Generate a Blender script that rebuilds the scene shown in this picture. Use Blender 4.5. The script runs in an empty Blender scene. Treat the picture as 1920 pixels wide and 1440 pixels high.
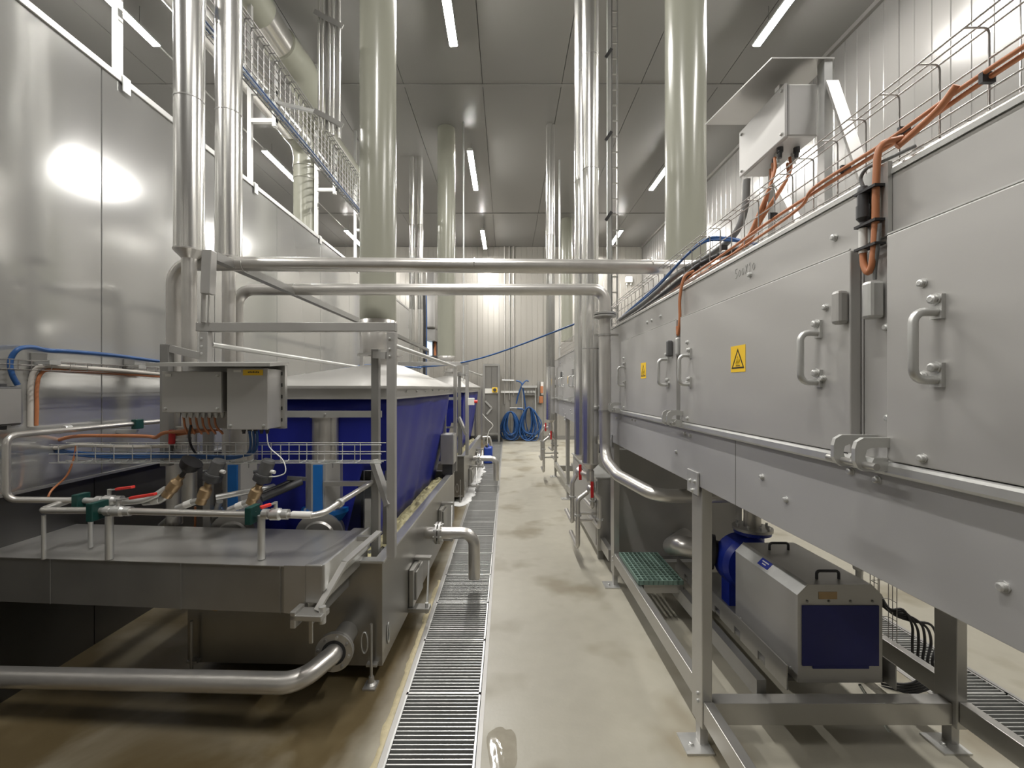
import bpy, math, random
from mathutils import Vector, Matrix, noise
random.seed(7)
sc = bpy.context.scene
COL = sc.collection
# ------------------------------------------------------------------ camera, world, exposure
F, H = 800.0, 1.65                      # focal length in pixels of a 1920 px frame, eye height
cd = bpy.data.cameras.new('camera')
cd.sensor_width = 36.0
cd.lens = 36.0 * F / 1920.0
cd.shift_x = 10.0 / 1920.0
cd.shift_y = 7.0 / 1920.0
cd.clip_start = 0.02
cam = bpy.data.objects.new('camera', cd)
cam.location = (0, 0, H)
cam.rotation_euler = (math.pi / 2, 0, 0)
COL.objects.link(cam)
sc.camera = cam
w = bpy.data.worlds.new('world')
sc.world = w
w.use_nodes = True
w.node_tree.nodes['Background'].inputs[0].default_value = (0.5, 0.52, 0.55, 1)
w.node_tree.nodes['Background'].inputs[1].default_value = 0.05
LAMP = 300.0
sc.view_settings.view_transform = 'Standard'
sc.view_settings.look = 'None'
sc.view_settings.exposure = 0.0
sc.view_settings.gamma = 1.0
sc.view_settings.use_curve_mapping = False
sc.cycles.use_light_tree = False
sc.cycles.max_bounces = 5
sc.cycles.diffuse_bounces = 3
sc.cycles.glossy_bounces = 3
sc.cycles.transmission_bounces = 3


def W(px, py, Y):
    """point of the place at depth Y seen at photo pixel px, py"""
    return Vector(((px - 950.0) * Y / F, Y, H - (py - 727.0) * Y / F))


# ------------------------------------------------------------------ materials
MATS = {}


def mat(name, col, metal=0.0, rough=0.5, var=0.0, scale=6.0, stretch=(1, 1, 1), rvar=0.0, bump=0.0, emit=None,
        strength=1.0, coat=0.0, spec=0.5, trans=0.0):
    m = bpy.data.materials.new(name)
    m.use_nodes = True
    nt = m.node_tree
    b = nt.nodes['Principled BSDF']
    b.inputs['Base Color'].default_value = (*col, 1)
    b.inputs['Metallic'].default_value = metal
    b.inputs['Roughness'].default_value = rough
    b.inputs['Specular IOR Level'].default_value = spec
    b.inputs['Coat Weight'].default_value = coat
    b.inputs['Transmission Weight'].default_value = trans
    if var or rvar or bump:
        tc = nt.nodes.new('ShaderNodeTexCoord')
        mp = nt.nodes.new('ShaderNodeMapping')
        mp.inputs['Scale'].default_value = stretch
        nz = nt.nodes.new('ShaderNodeTexNoise')
        nz.inputs['Scale'].default_value = scale
        nz.inputs['Detail'].default_value = 4
        nt.links.new(tc.outputs['Object'], mp.inputs[0])
        nt.links.new(mp.outputs[0], nz.inputs['Vector'])
        if var:
            mx = nt.nodes.new('ShaderNodeMix')
            mx.data_type = 'RGBA'
            mx.inputs[6].default_value = (*[c * (1 - var) for c in col], 1)
            mx.inputs[7].default_value = (*[min(1, c * (1 + var)) for c in col], 1)
            nt.links.new(nz.outputs[0], mx.inputs[0])
            nt.links.new(mx.outputs[2], b.inputs['Base Color'])
        if rvar:
            mr = nt.nodes.new('ShaderNodeMapRange')
            mr.inputs[1].default_value = 0.3
            mr.inputs[2].default_value = 0.7
            mr.inputs[3].default_value = max(0.02, rough - rvar)
            mr.inputs[4].default_value = rough + rvar
            nt.links.new(nz.outputs[0], mr.inputs[0])
            nt.links.new(mr.outputs[0], b.inputs['Roughness'])
        if bump:
            bp = nt.nodes.new('ShaderNodeBump')
            bp.inputs['Strength'].default_value = bump
            bp.inputs['Distance'].default_value = 0.01
            nt.links.new(nz.outputs[0], bp.inputs['Height'])
            nt.links.new(bp.outputs[0], b.inputs['Normal'])
    if emit:
        b.inputs['Emission Color'].default_value = (*emit, 1)
        b.inputs['Emission Strength'].default_value = strength
    MATS[name] = m
    return m


mat('steel', (0.48, 0.47, 0.445), 0.75, 0.36, 0.08, 5, (1, 1, 1), 0.03)
mat('steel_panel', (0.50, 0.49, 0.47), 0.55, 0.46, 0.06, 3, (1, 1, 3), 0.03)
mat('steel_skirt', (0.45, 0.445, 0.44), 0.5, 0.5, 0.05, 3, (1, 1, 2), 0.03)
mat('steel_tank', (0.38, 0.37, 0.345), 0.88, 0.32, 0.10, 4, (1, 1, 0.3), 0.03)
mat('kick_steel_shaded', (0.15, 0.147, 0.14), 0.85, 0.38, 0.10, 4)  # foot of the clad wall; shade beside the tanks is put into this colour
mat('steel_dark', (0.30, 0.295, 0.28), 0.6, 0.42, 0.12, 5, (1, 1, 1), 0.04)
mat('steel_dull', (0.44, 0.43, 0.41), 0.55, 0.45, 0.12, 7, (1, 1, 1), 0.04)
mat('steel_cover', (0.37, 0.365, 0.35), 0.8, 0.36, 0.16, 4, (1, 3, 1), 0.05)
mat('polished', (0.80, 0.79, 0.755), 0.92, 0.22, 0.04, 9, (1, 1, 0.2), 0.0)
mat('satin', (0.62, 0.60, 0.565), 0.75, 0.31, 0.08, 14, (1, 1, 1), 0.02)
mat('galvanised', (0.62, 0.62, 0.60), 0.7, 0.38, 0.10, 18, (1, 1, 1), 0.03)
mat('wire', (0.40, 0.38, 0.36), 0.8, 0.32)
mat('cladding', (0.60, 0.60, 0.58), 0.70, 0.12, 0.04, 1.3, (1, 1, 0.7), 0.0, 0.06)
mat('wall_sheet', (0.25, 0.243, 0.228), 0.35, 0.23, 0.04, 3, (1, 1, 0.3), 0.02)
mat('wall_beige', (0.37, 0.352, 0.315), 0.25, 0.23, 0.04, 3, (1, 1, 0.3), 0.02)
mat('ceiling_sheet', (0.26, 0.255, 0.242), 0.3, 0.32, 0.03, 2, (1, 1, 1), 0.02)
mat('trim_metal', (0.60, 0.60, 0.58), 0.7, 0.35)
mat('dark_gap', (0.03, 0.03, 0.03), 0, 0.8)
mat('cream_plastic', (0.30, 0.30, 0.245), 0, 0.24, 0.05, 3, (1, 1, 0.3), 0.02)
mat('blue_curtain', (0.013, 0.020, 0.23), 0, 0.40, 0.25, 3, (1, 1, 0.4), 0.04, spec=0.3)
mat('blue_panel', (0.006, 0.010, 0.12), 0, 0.5, 0.2, 5)
mat('blue_paint', (0.012, 0.030, 0.30), 0, 0.35, 0.15, 9)
mat('blue_bright', (0.008, 0.14, 0.46), 0, 0.4, 0.1, 9)
mat('blue_hose', (0.022, 0.085, 0.25), 0, 0.35, 0.2, 30)
mat('blue_cable_dull', (0.06, 0.11, 0.22), 0, 0.5)
mat('blue_can', (0.02, 0.06, 0.34), 0, 0.35, 0.1, 8)
mat('lid_white', (0.50, 0.49, 0.465), 0.5, 0.35, 0.10, 4, (1, 1, 1), 0.05)
mat('orange_cable', (0.45, 0.17, 0.07), 0, 0.5)
mat('black_rubber', (0.018, 0.017, 0.018), 0, 0.5)
mat('grey_cable', (0.17, 0.17, 0.165), 0, 0.5)
mat('pale_cable', (0.52, 0.49, 0.44), 0, 0.5)
mat('white_plastic', (0.75, 0.74, 0.70), 0, 0.4)
mat('red_plastic', (0.45, 0.015, 0.018), 0, 0.35)
mat('red_bright', (0.75, 0.05, 0.04), 0, 0.35)
mat('green_clamp', (0.006, 0.05, 0.042), 0, 0.45)
mat('green_grate', (0.16, 0.24, 0.20), 0, 0.6, 0.1, 20)
mat('bronze', (0.42, 0.30, 0.17), 0.7, 0.42, 0.12, 30)
mat('dark_plastic', (0.05, 0.05, 0.052), 0, 0.45)
mat('grey_plastic', (0.10, 0.10, 0.10), 0, 0.45)
mat('yellow', (0.86, 0.55, 0.02), 0, 0.45)
mat('sign_black', (0.02, 0.014, 0.01), 0, 0.6)
mat('sign_dim', (0.52, 0.36, 0.01), 0, 0.6)
mat('marker', (0.25, 0.25, 0.235), 0, 0.8)
mat('foam_yellow', (0.70, 0.64, 0.36), 0, 0.55, 0.2, 40, (1, 1, 1), 0, 0.5)
mat('foam_white', (0.85, 0.85, 0.83), 0, 0.5, 0.06, 40, (1, 1, 1), 0, 0.4)
mat('window_light', (0.7, 0.8, 0.9), 0, 0.4, emit=(0.75, 0.88, 1.0), strength=0.9)
mat('lamp_diffuser', (0.9, 0.9, 0.9), 0, 0.4, emit=(1.0, 0.975, 0.94), strength=LAMP)
mat('lamp_housing', (0.55, 0.55, 0.54), 0, 0.4)
mat('channel_dark', (0.02, 0.018, 0.02), 0.0, 0.45)
mat('crust', (0.46, 0.40, 0.25), 0, 0.6, 0.25, 30, (1, 1, 1), 0, 0.4)
mat('puddle', (0.38, 0.35, 0.28), 0, 0.07, 0.2, 20)
mat('drip_water', (0.8, 0.85, 0.85), 0, 0.05, trans=0.9)


def floor_material():
    m = bpy.data.materials.new('floor_epoxy')
    m.use_nodes = True
    nt = m.node_tree
    N, L = nt.nodes, nt.links
    b = N['Principled BSDF']
    geo = N.new('ShaderNodeNewGeometry')
    sep = N.new('ShaderNodeSeparateXYZ')
    L.new(geo.outputs['Position'], sep.inputs[0])
    n1 = N.new('ShaderNodeTexNoise')
    n1.inputs['Scale'].default_value = 1.1
    n1.inputs['Detail'].default_value = 5
    n1.inputs['Distortion'].default_value = 0.6
    L.new(geo.outputs['Position'], n1.inputs['Vector'])
    n2 = N.new('ShaderNodeTexNoise')
    n2.inputs['Scale'].default_value = 9
    n2.inputs['Detail'].default_value = 6
    L.new(geo.outputs['Position'], n2.inputs['Vector'])
    # beige resin
    base = N.new('ShaderNodeMix')
    base.data_type = 'RGBA'
    base.inputs[6].default_value = (0.39, 0.365, 0.295, 1)
    base.inputs[7].default_value = (0.47, 0.445, 0.365, 1)
    L.new(n2.outputs[0], base.inputs[0])
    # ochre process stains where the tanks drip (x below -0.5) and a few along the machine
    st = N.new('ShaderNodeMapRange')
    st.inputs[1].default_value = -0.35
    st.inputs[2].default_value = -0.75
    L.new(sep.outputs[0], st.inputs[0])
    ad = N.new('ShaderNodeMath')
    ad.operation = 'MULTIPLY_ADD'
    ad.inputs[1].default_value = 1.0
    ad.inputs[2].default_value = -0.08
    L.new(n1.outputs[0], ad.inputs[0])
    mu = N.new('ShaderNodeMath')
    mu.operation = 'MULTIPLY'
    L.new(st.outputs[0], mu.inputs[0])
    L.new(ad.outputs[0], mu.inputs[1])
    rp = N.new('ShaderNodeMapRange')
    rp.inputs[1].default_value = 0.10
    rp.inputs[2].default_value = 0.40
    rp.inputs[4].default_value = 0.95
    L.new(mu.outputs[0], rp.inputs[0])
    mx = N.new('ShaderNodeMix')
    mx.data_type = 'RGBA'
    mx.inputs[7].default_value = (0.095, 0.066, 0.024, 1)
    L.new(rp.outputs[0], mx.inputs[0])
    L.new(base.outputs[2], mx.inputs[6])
    # small brown runs in the aisle
    n3 = N.new('ShaderNodeTexNoise')
    n3.inputs['Scale'].default_value = 1.6
    n3.inputs['Detail'].default_value = 3
    L.new(geo.outputs['Position'], n3.inputs['Vector'])
    r3 = N.new('ShaderNodeMapRange')
    r3.inputs[1].default_value = 0.54
    r3.inputs[2].default_value = 0.66
    r3.inputs[4].default_value = 0.6
    L.new(n3.outputs[0], r3.inputs[0])
    m3 = N.new('ShaderNodeMix')
    m3.data_type = 'RGBA'
    m3.inputs[7].default_value = (0.20, 0.16, 0.09, 1)
    L.new(r3.outputs[0], m3.inputs[0])
    L.new(mx.outputs[2], m3.inputs[6])
    L.new(m3.outputs[2], b.inputs['Base Color'])
    rr = N.new('ShaderNodeMapRange')
    rr.inputs[1].default_value = 0.35
    rr.inputs[2].default_value = 0.65
    rr.inputs[3].default_value = 0.285
    rr.inputs[4].default_value = 0.48
    L.new(n1.outputs[0], rr.inputs[0])
    L.new(rr.outputs[0], b.inputs['Roughness'])
    bp = N.new('ShaderNodeBump')
    bp.inputs['Strength'].default_value = 0.12
    bp.inputs['Distance'].default_value = 0.004
    n4 = N.new('ShaderNodeTexNoise')
    n4.inputs['Scale'].default_value = 60
    L.new(geo.outputs['Position'], n4.inputs['Vector'])
    L.new(n4.outputs[0], bp.inputs['Height'])
    L.new(bp.outputs[0], b.inputs['Normal'])
    MATS['floor_epoxy'] = m


floor_material()


# ------------------------------------------------------------------ mesh builder
ORG = {}
V = Vector


def frame_of(t):
    t = t.normalized()
    a = V((0, 0, 1)) if abs(t.z) < 0.9 else V((1, 0, 0))
    u = t.cross(a).normalized()
    return u, t.cross(u).normalized()


class MB:
    def __init__(s):
        s.v, s.f, s.sm, s.mi = [], [], [], []
        s.cur = 0

    def add(s, vs, fs, smooth=False):
        o = len(s.v)
        s.v += [tuple(p) for p in vs]
        for f in fs:
            s.f.append(tuple(i + o for i in f))
            s.sm.append(smooth)
            s.mi.append(s.cur)
        return s

    def box(s, x0, x1, y0, y1, z0, z1):
        vs = [(x, y, z) for z in (z0, z1) for y in (y0, y1) for x in (x0, x1)]
        return s.add(vs, [(0, 2, 3, 1), (4, 5, 7, 6), (0, 1, 5, 4), (2, 6, 7, 3), (0, 4, 6, 2), (1, 3, 7, 5)])

    def bar(s, p0, p1, w, h, up=(0, 0, 1)):
        p0, p1 = V(p0), V(p1)
        t = (p1 - p0).normalized()
        up = V(up)
        if abs(t.dot(up)) > 0.97:
            up = V((0, 1, 0))
        a = t.cross(up).normalized()
        b = a.cross(t).normalized()
        vs = [p + a * (i * w / 2) + b * (j * h / 2) for p in (p0, p1) for i, j in ((-1, -1), (1, -1), (1, 1), (-1, 1))]
        return s.add(vs, [(0, 1, 2, 3), (7, 6, 5, 4), (0, 4, 5, 1), (1, 5, 6, 2), (2, 6, 7, 3), (3, 7, 4, 0)])

    def tube(s, pts, r, n=10, caps=True, closed=False):
        pts = [V(p) for p in pts]
        k = len(pts)
        rs = r if isinstance(r, (list, tuple)) else [r] * k
        tans = []
        for i in range(k):
            if closed:
                d = pts[(i + 1) % k] - pts[i - 1]
            else:
                d = pts[min(i + 1, k - 1)] - pts[max(i - 1, 0)]
            tans.append(d.normalized() if d.length > 1e-9 else V((0, 0, 1)))
        u, b = frame_of(tans[0])
        vs = []
        for i in range(k):
            if i:
                q = tans[i - 1].rotation_difference(tans[i])
                u = q @ u
            u = (u - tans[i] * u.dot(tans[i])).normalized()
            b = tans[i].cross(u)
            for j in range(n):
                a = 2 * math.pi * j / n
                vs.append(pts[i] + (u * math.cos(a) + b * math.sin(a)) * rs[i])
        fs = []
        for i in range(k if closed else k - 1):
            i2 = (i + 1) % k
            for j in range(n):
                j2 = (j + 1) % n
                fs.append((i * n + j, i * n + j2, i2 * n + j2, i2 * n + j))
        s.add(vs, fs, True)
        if caps and not closed:
            s.add(vs[:n], [tuple(reversed(range(n)))])
            s.add(vs[-n:], [tuple(range(n))])
        return s

    def cyl(s, p0, p1, r, n=16):
        return s.tube([p0, p1], r, n)

    def lathe(s, p, axis, prof, n=20, caps=True):
        """prof: (distance along axis, radius); sharp where a point is repeated"""
        p, t = V(p), V(axis).normalized()
        u, b = frame_of(t)
        rings = []
        for d, r in prof:
            rings.append([p + t * d + (u * math.cos(2 * math.pi * j / n) + b * math.sin(2 * math.pi * j / n)) * r for j in range(n)])
        for i in range(len(rings) - 1):
            vs = rings[i] + rings[i + 1]
            s.add(vs, [(j, (j + 1) % n, n + (j + 1) % n, n + j) for j in range(n)], True)
        if caps:
            s.add(rings[0], [tuple(reversed(range(n)))])
            s.add(rings[-1], [tuple(range(n))])
        return s

    def prism(s, poly, vec):
        poly = [V(p) for p in poly]
        vec = V(vec)
        n = len(poly)
        vs = poly + [p + vec for p in poly]
        fs = [tuple(reversed(range(n))), tuple(range(n, 2 * n))] + [(i, (i + 1) % n, n + (i + 1) % n, n + i) for i in range(n)]
        return s.add(vs, fs)

    def grid(s, rows, smooth=True):
        nr, nc = len(rows), len(rows[0])
        vs = [p for r in rows for p in r]
        fs = [(i * nc + j, i * nc + j + 1, (i + 1) * nc + j + 1, (i + 1) * nc + j) for i in range(nr - 1) for j in range(nc - 1)]
        return s.add(vs, fs, smooth)

    def ball(s, c, r, n=10, m=6, sc_=(1, 1, 1)):
        rows = []
        for i in range(m + 1):
            a = math.pi * i / m
            rows.append([V(c) + V((r * math.sin(a) * math.cos(2 * math.pi * j / n) * sc_[0],
                                   r * math.sin(a) * math.sin(2 * math.pi * j / n) * sc_[1], r * math.cos(a) * sc_[2])) for j in range(n + 1)])
        return s.grid(rows)

    def mesh(s, name, mats, origin):
        me = bpy.data.meshes.new(name)
        o = V(origin)
        me.from_pydata([tuple(V(p) - o) for p in s.v], [], s.f)
        me.polygons.foreach_set('use_smooth', s.sm)
        me.polygons.foreach_set('material_index', s.mi)
        for m in (mats if isinstance(mats, (list, tuple)) else [mats]):
            me.materials.append(MATS[m])
        me.update()
        return me

    def build(s, name, mats, parent=None, bevel=0.0, solid=0.0, subs=0):
        if parent is not None:
            origin = ORG[parent.name]
        else:
            xs, ys, zs = zip(*s.v)
            origin = V(((min(xs) + max(xs)) / 2, (min(ys) + max(ys)) / 2, min(zs)))
        me = s.mesh(name, mats, origin)
        ob = bpy.data.objects.new(name, me)
        COL.objects.link(ob)
        if parent is not None:
            ob.parent = parent
        else:
            ob.location = origin
        ORG[ob.name] = V(origin)
        if solid:
            md = ob.modifiers.new('solid', 'SOLIDIFY')
            md.thickness = solid
            md.offset = 0
        if bevel:
            md = ob.modifiers.new('bevel', 'BEVEL')
            md.width = bevel
            md.segments = 2
            md.limit_method = 'ANGLE'
            md.angle_limit = math.radians(50)
        if subs:
            md = ob.modifiers.new('subs', 'SUBSURF')
            md.levels = md.render_levels = subs
        return ob


def place(name, me, parent, loc, rot=None):
    """one more object that shares mesh data; loc is in the frame of the thing"""
    ob = bpy.data.objects.new(name, me)
    COL.objects.link(ob)
    if parent is not None:
        ob.parent = parent
        ob.location = V(loc) - ORG[parent.name]
    else:
        ob.location = loc
    if rot:
        ob.rotation_euler = rot
    ORG[ob.name] = V(loc)
    return ob


LABELS = {}


def tag(o, label, cat, group=None, kind=None):
    o['label'] = label
    o['category'] = cat
    if group:
        o['group'] = group
    if kind:
        o['kind'] = kind
    return o


def thing(name, label, cat, loc, group=None, rotz=0.0, local=False):
    o = bpy.data.objects.new(name, None)
    COL.objects.link(o)
    o.empty_display_size = 0.1
    o.location = loc
    o.rotation_euler = (0, 0, rotz)
    ORG[o.name] = V((0, 0, 0)) if local else V(loc)
    return tag(o, label, cat, group)


def structure(o):
    o['kind'] = 'structure'
    return o


def copy_tree(o, parent=None, delta=(0, 0, 0), label=None, skip=()):
    c = o.copy()
    COL.objects.link(c)
    c.parent = parent
    if parent is None:
        c.location = V(o.location) + V(delta)
        ORG[c.name] = V(c.location)
    if label:
        c['label'] = label
    for ch in list(o.children):
        if ch.name.split('.')[0] not in skip:
            copy_tree(ch, c, skip=skip)
    return c


def arc(pts, r, n=7):
    """round the corners of a polyline"""
    pts = [V(p) for p in pts]
    out = [pts[0]]
    for i in range(1, len(pts) - 1):
        a, b, c = pts[i - 1], pts[i], pts[i + 1]
        d1, d2 = (a - b), (c - b)
        ang = d1.angle(d2)
        if ang > 3.05:
            out.append(b)
            continue
        d = r / math.tan(ang / 2)
        d = min(d, d1.length * 0.49, d2.length * 0.49)
        rr = d * math.tan(ang / 2)
        p1, p2 = b + d1.normalized() * d, b + d2.normalized() * d
        bis = (d1.normalized() + d2.normalized()).normalized()
        c0 = b + bis * (rr / math.sin(ang / 2))
        v1, v2 = p1 - c0, p2 - c0
        tot = v1.angle(v2)
        axis = v1.cross(v2).normalized()
        for k in range(n + 1):
            out.append(c0 + Matrix.Rotation(tot * k / n, 3, axis) @ v1)
    out.append(pts[-1])
    return out


def spline(pts, n=8):
    """Catmull-Rom through the points"""
    pts = [V(p) for p in pts]
    q = [pts[0] * 2 - pts[1]] + pts + [pts[-1] * 2 - pts[-2]]
    out = []
    for i in range(1, len(q) - 2):
        p0, p1, p2, p3 = q[i - 1:i + 3]
        for k in range(n):
            t = k / n
            out.append(0.5 * ((2 * p1) + (p2 - p0) * t + (2 * p0 - 5 * p1 + 4 * p2 - p3) * t * t + (3 * p1 - p0 - 3 * p2 + p3) * t ** 3))
    out.append(pts[-1])
    return out


# shared little hardware, one mesh per direction of the head
_B = {}


def bolt(parent, loc, axis='x', r=0.009, name='bolt', mt='galvanised'):
    key = (axis, r, mt)
    if key not in _B:
        d = {'x': (-1, 0, 0), 'X': (1, 0, 0), 'y': (0, -1, 0), 'z': (0, 0, 1)}[axis]
        _B[key] = MB().lathe((0, 0, 0), d, [(-0.002, r * 1.35), (r * 0.3, r * 1.35), (r * 0.3, r), (r * 1.1, r), (r * 1.3, r * 0.6)], 8).mesh('bolt', mt, (0, 0, 0))
    return place(name, _B[key], parent, loc)


def cable(name, label, pts, r, mt, group=None, n=8, seg=6, cat='cable'):
    return tag(MB().tube(spline(pts, seg), r, n).build(name, mt), label, cat, group)


ORD = ['nearest', 'second', 'third', 'fourth', 'fifth', 'sixth', 'seventh', 'eighth', 'ninth', 'tenth', 'eleventh', 'twelfth',
       'thirteenth', 'fourteenth', 'fifteenth', 'sixteenth', 'seventeenth', 'eighteenth', 'nineteenth', 'twentieth', 'twenty-first',
       'twenty-second', 'twenty-third', 'twenty-fourth', 'twenty-fifth', 'twenty-sixth']

# ================================================================== THE ROOM
XL, XR, YF, YB, ZC = -6.2, 4.32, -4.2, 13.6, 6.14
DX0, DX1 = -0.55, -0.13          # aisle drain
EX0, EX1 = 2.29, 2.71            # drain behind the process line
m = MB()
for x0, x1 in ((XL, DX0), (DX1, EX0), (EX1, XR)):
    m.box(x0, x1, YF, YB, -0.16, 0.0)
fl = structure(m.build('floor', 'floor_epoxy'))
for x0, x1 in ((DX0, DX1), (EX0, EX1)):
    m = MB()
    m.box(x0, x1, YF, YB, -0.42, -0.40)
    m.box(x0, x0 + 0.004, YF, YB, -0.40, -0.004)
    m.box(x1 - 0.004, x1, YF, YB, -0.40, -0.004)
    m.build('drain_channel', 'channel_dark', fl)
    for xa in (x0 - 0.012, x1 - 0.006):
        MB().box(xa, xa + 0.022, YF, YB, -0.02, 0.003).build('drain_edge', 'steel_dull', fl)

# ceiling: a slab with sheet-metal panels below it
ce = structure(MB().box(XL, XR, YF, YB, ZC + 0.03, ZC + 0.15).build('ceiling', 'dark_gap'))
ys = [YF, 1.66, 6.33, 11.0, YB]
nx = 9
pw = (XR - XL) / nx
for i in range(len(ys) - 1):
    me = MB().box(0.004, pw - 0.004, 0.008, ys[i + 1] - ys[i] - 0.008, 0, 0.03).mesh('panel', 'ceiling_sheet', (0, 0, 0))
    for k in range(nx):
        place('panel', me, ce, (XL + k * pw, ys[i], ZC))
for y in ys[1:-1]:
    MB().box(XL, XR, y - 0.03, y + 0.03, ZC - 0.012, ZC - 0.001).build('joint_strip', 'ceiling_sheet', ce)


def ribbed_panel(width, height, n=6, t=0.03):
    """sheet panel in the xz plane facing -y, with shallow vertical beads"""
    prof = [(0.003, 0.006), (0.008, 0.0)]
    st = width / n
    for k in range(n):
        a = k * st
        if k:
            prof += [(a - 0.012, 0.0), (a - 0.006, 0.006), (a + 0.006, 0.006), (a + 0.012, 0.0)]
    prof += [(width - 0.008, 0.0), (width - 0.003, 0.006)]
    poly = [(x, y, 0) for x, y in prof] + [(width - 0.003, t, 0), (0.003, t, 0)]
    return MB().prism([(x, y, 0) for x, y, z in reversed(poly)], (0, 0, height))


def panel_wall(name, x0, x1, fixed, facing, z1=ZC, width=1.1, t=0.03, mt='wall_sheet'):
    """facing: rotation about z of panels that face -y"""
    m = MB()
    if facing == 'y-':
        m.box(x0, x1, fixed + t, fixed + t + 0.1, 0, z1)
    elif facing == 'x-':
        m.box(fixed + t, fixed + t + 0.1, x0, x1, 0, z1)
    elif facing == 'x+':
        m.box(fixed - t - 0.1, fixed - t, x0, x1, 0, z1)
    else:
        m.box(x0, x1, fixed - t - 0.1, fixed - t, 0, z1)
    wl = structure(m.build(name, 'dark_gap'))
    n = max(1, round((x1 - x0) / width))
    wd = (x1 - x0) / n
    me = ribbed_panel(wd, z1).mesh('panel', mt, (0, 0, 0))
    for k in range(n):
        if facing == 'y-':
            place('panel', me, wl, (x0 + k * wd, fixed, 0))
        elif facing == 'y+':
            place('panel', me, wl, (x0 + (k + 1) * wd, fixed, 0), (0, 0, math.pi))
        elif facing == 'x-':
            place('panel', me, wl, (fixed, x0 + (k + 1) * wd, 0), (0, 0, -math.pi / 2))
        else:
            place('panel', me, wl, (fixed, x0 + k * wd, 0), (0, 0, math.pi / 2))
    return wl


panel_wall('wall_right', YF, YB, XR, 'x-')
panel_wall('wall_rear', XL, XR, YB, 'y-', mt='wall_beige')
panel_wall('wall_outer', YF, YB, XL, 'x+')
panel_wall('wall_front', XL, XR, YF, 'y+')
structure(MB().box(-2.45, XR, YB - 0.03, YB - 0.002, 0.003, 0.12).build('baseboard_rear', 'wall_sheet'))
structure(MB().box(XR - 0.05, XR - 0.002, YF, YB, ZC - 0.06, ZC - 0.001).build('trim_1', 'wall_sheet'))

# the tall stainless clad chamber that closes the left side of the aisle
WX, WT = -2.6, 3.75
m = MB()
m.box(XL, WX - 0.09, YF, 11.4, 1.06, WT - 0.03)
m.box(XL, WX - 0.09, YF, 11.4, 0, 1.06)
wl = structure(m.build('wall_left', 'steel_dark'))
seams = [YF, -3.75, -2.65, -1.55, -0.45, 0.62, 1.68, 2.74, 3.80, 4.83, 5.95, 7.05, 8.15, 9.25, 10.35, 11.4]
for a, b in zip(seams, seams[1:]):
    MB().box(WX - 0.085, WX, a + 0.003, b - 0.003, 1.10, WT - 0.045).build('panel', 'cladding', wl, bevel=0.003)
    MB().box(WX - 0.089, WX - 0.048, a + 0.003, b - 0.003, 0.0, 1.083).build('kick_panel', 'kick_steel_shaded', wl)
MB().box(WX - 0.09, WX + 0.012, YF, 11.4, WT - 0.045, WT).build('top_trim', 'trim_metal', wl, bevel=0.004)
MB().box(WX - 0.045, WX + 0.006, YF, 11.4, 1.085, 1.10).build('lower_trim', 'trim_metal', wl)

# lit window in the rear wall, far left of the aisle
wd = W(805, 652, 13.56)
m = MB()
x0, x1, z0, z1 = wd.x - 0.10, wd.x + 0.10, wd.z - 0.25, wd.z + 0.25
m.box(x0 - 0.05, x1 + 0.16, 13.53, 13.598, z1, z1 + 0.06)
m.box(x0 - 0.05, x1 + 0.16, 13.53, 13.598, z0 - 0.06, z0)
m.box(x0 - 0.05, x0, 13.53, 13.598, z0, z1)
m.box(x1, x1 + 0.05, 13.53, 13.598, z0, z1)
m.box(x1 + 0.13, x1 + 0.16, 13.53, 13.598, z0, z1)
wn = structure(m.build('window_1', 'dark_plastic'))
MB().box(x0, x1, 13.57, 13.58, z0, z1).build('pane', 'window_light', wn)
MB().box(x1 + 0.05, x1 + 0.13, 13.55, 13.59, z0, z1).build('shutter', 'orange_cable', wn)

# ================================================================== STRIP LIGHTS
rows = [('left-hand', -4.32), ('middle', -0.655), ('right-hand', 3.08)]
for rn, lx in rows:
    for k, ly in enumerate((-0.05, 3.77, 7.6, 11.45)):
        z = 5.87
        lab = {0: 'lit ceiling strip light of the %s row above the camera', 1: 'lit ceiling strip light of the %s row, closest one in the picture',
               2: 'lit ceiling strip light of the %s row, halfway down the hall', 3: 'lit ceiling strip light of the %s row, last before the rear wall'}[k] % rn
        t = thing('strip_light', lab, 'light', (lx, ly, z - 0.014), 'ceiling strip lights')
        m = MB()
        m.prism([(lx - 0.05, ly, z), (lx + 0.05, ly, z), (lx + 0.05, ly, z + 0.025), (lx + 0.03, ly, z + 0.05), (lx - 0.03, ly, z + 0.05), (lx - 0.05, ly, z + 0.025)], (0, 1.5, 0))
        m.build('housing', 'lamp_housing', t)
        m = MB()
        pr = [(lx + 0.045, ly + 0.01, z - 0.001), (lx + 0.045, ly + 0.01, z - 0.006), (lx + 0.036, ly + 0.01, z - 0.014), (lx - 0.036, ly + 0.01, z - 0.014), (lx - 0.045, ly + 0.01, z - 0.006), (lx - 0.045, ly + 0.01, z - 0.001)]
        m.grid([[V(q) for q in reversed(pr)], [V(q) + V((0, 1.48, 0)) for q in reversed(pr)]], False)
        for yy in (0, 1.48):
            m.add([V(q) + V((0, yy, 0)) for q in pr], [tuple(range(6))])
        m.build('diffuser', 'lamp_diffuser', t)
        for yy in (ly + 0.25, ly + 1.25):
            MB().cyl((lx, yy, z + 0.045), (lx, yy, ZC - 0.002), 0.004, 6).build('hanger', 'steel_dark', t)

# ================================================================== DRAIN GRATINGS
G0, GP = 2.296, 0.489
wdt = DX1 - DX0 - 0.02
bar_me = MB().box(0.012, wdt - 0.012, -0.0028, 0.0028, -0.028, 0).mesh('bar', 'galvanised', (0, 0, 0))


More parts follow.
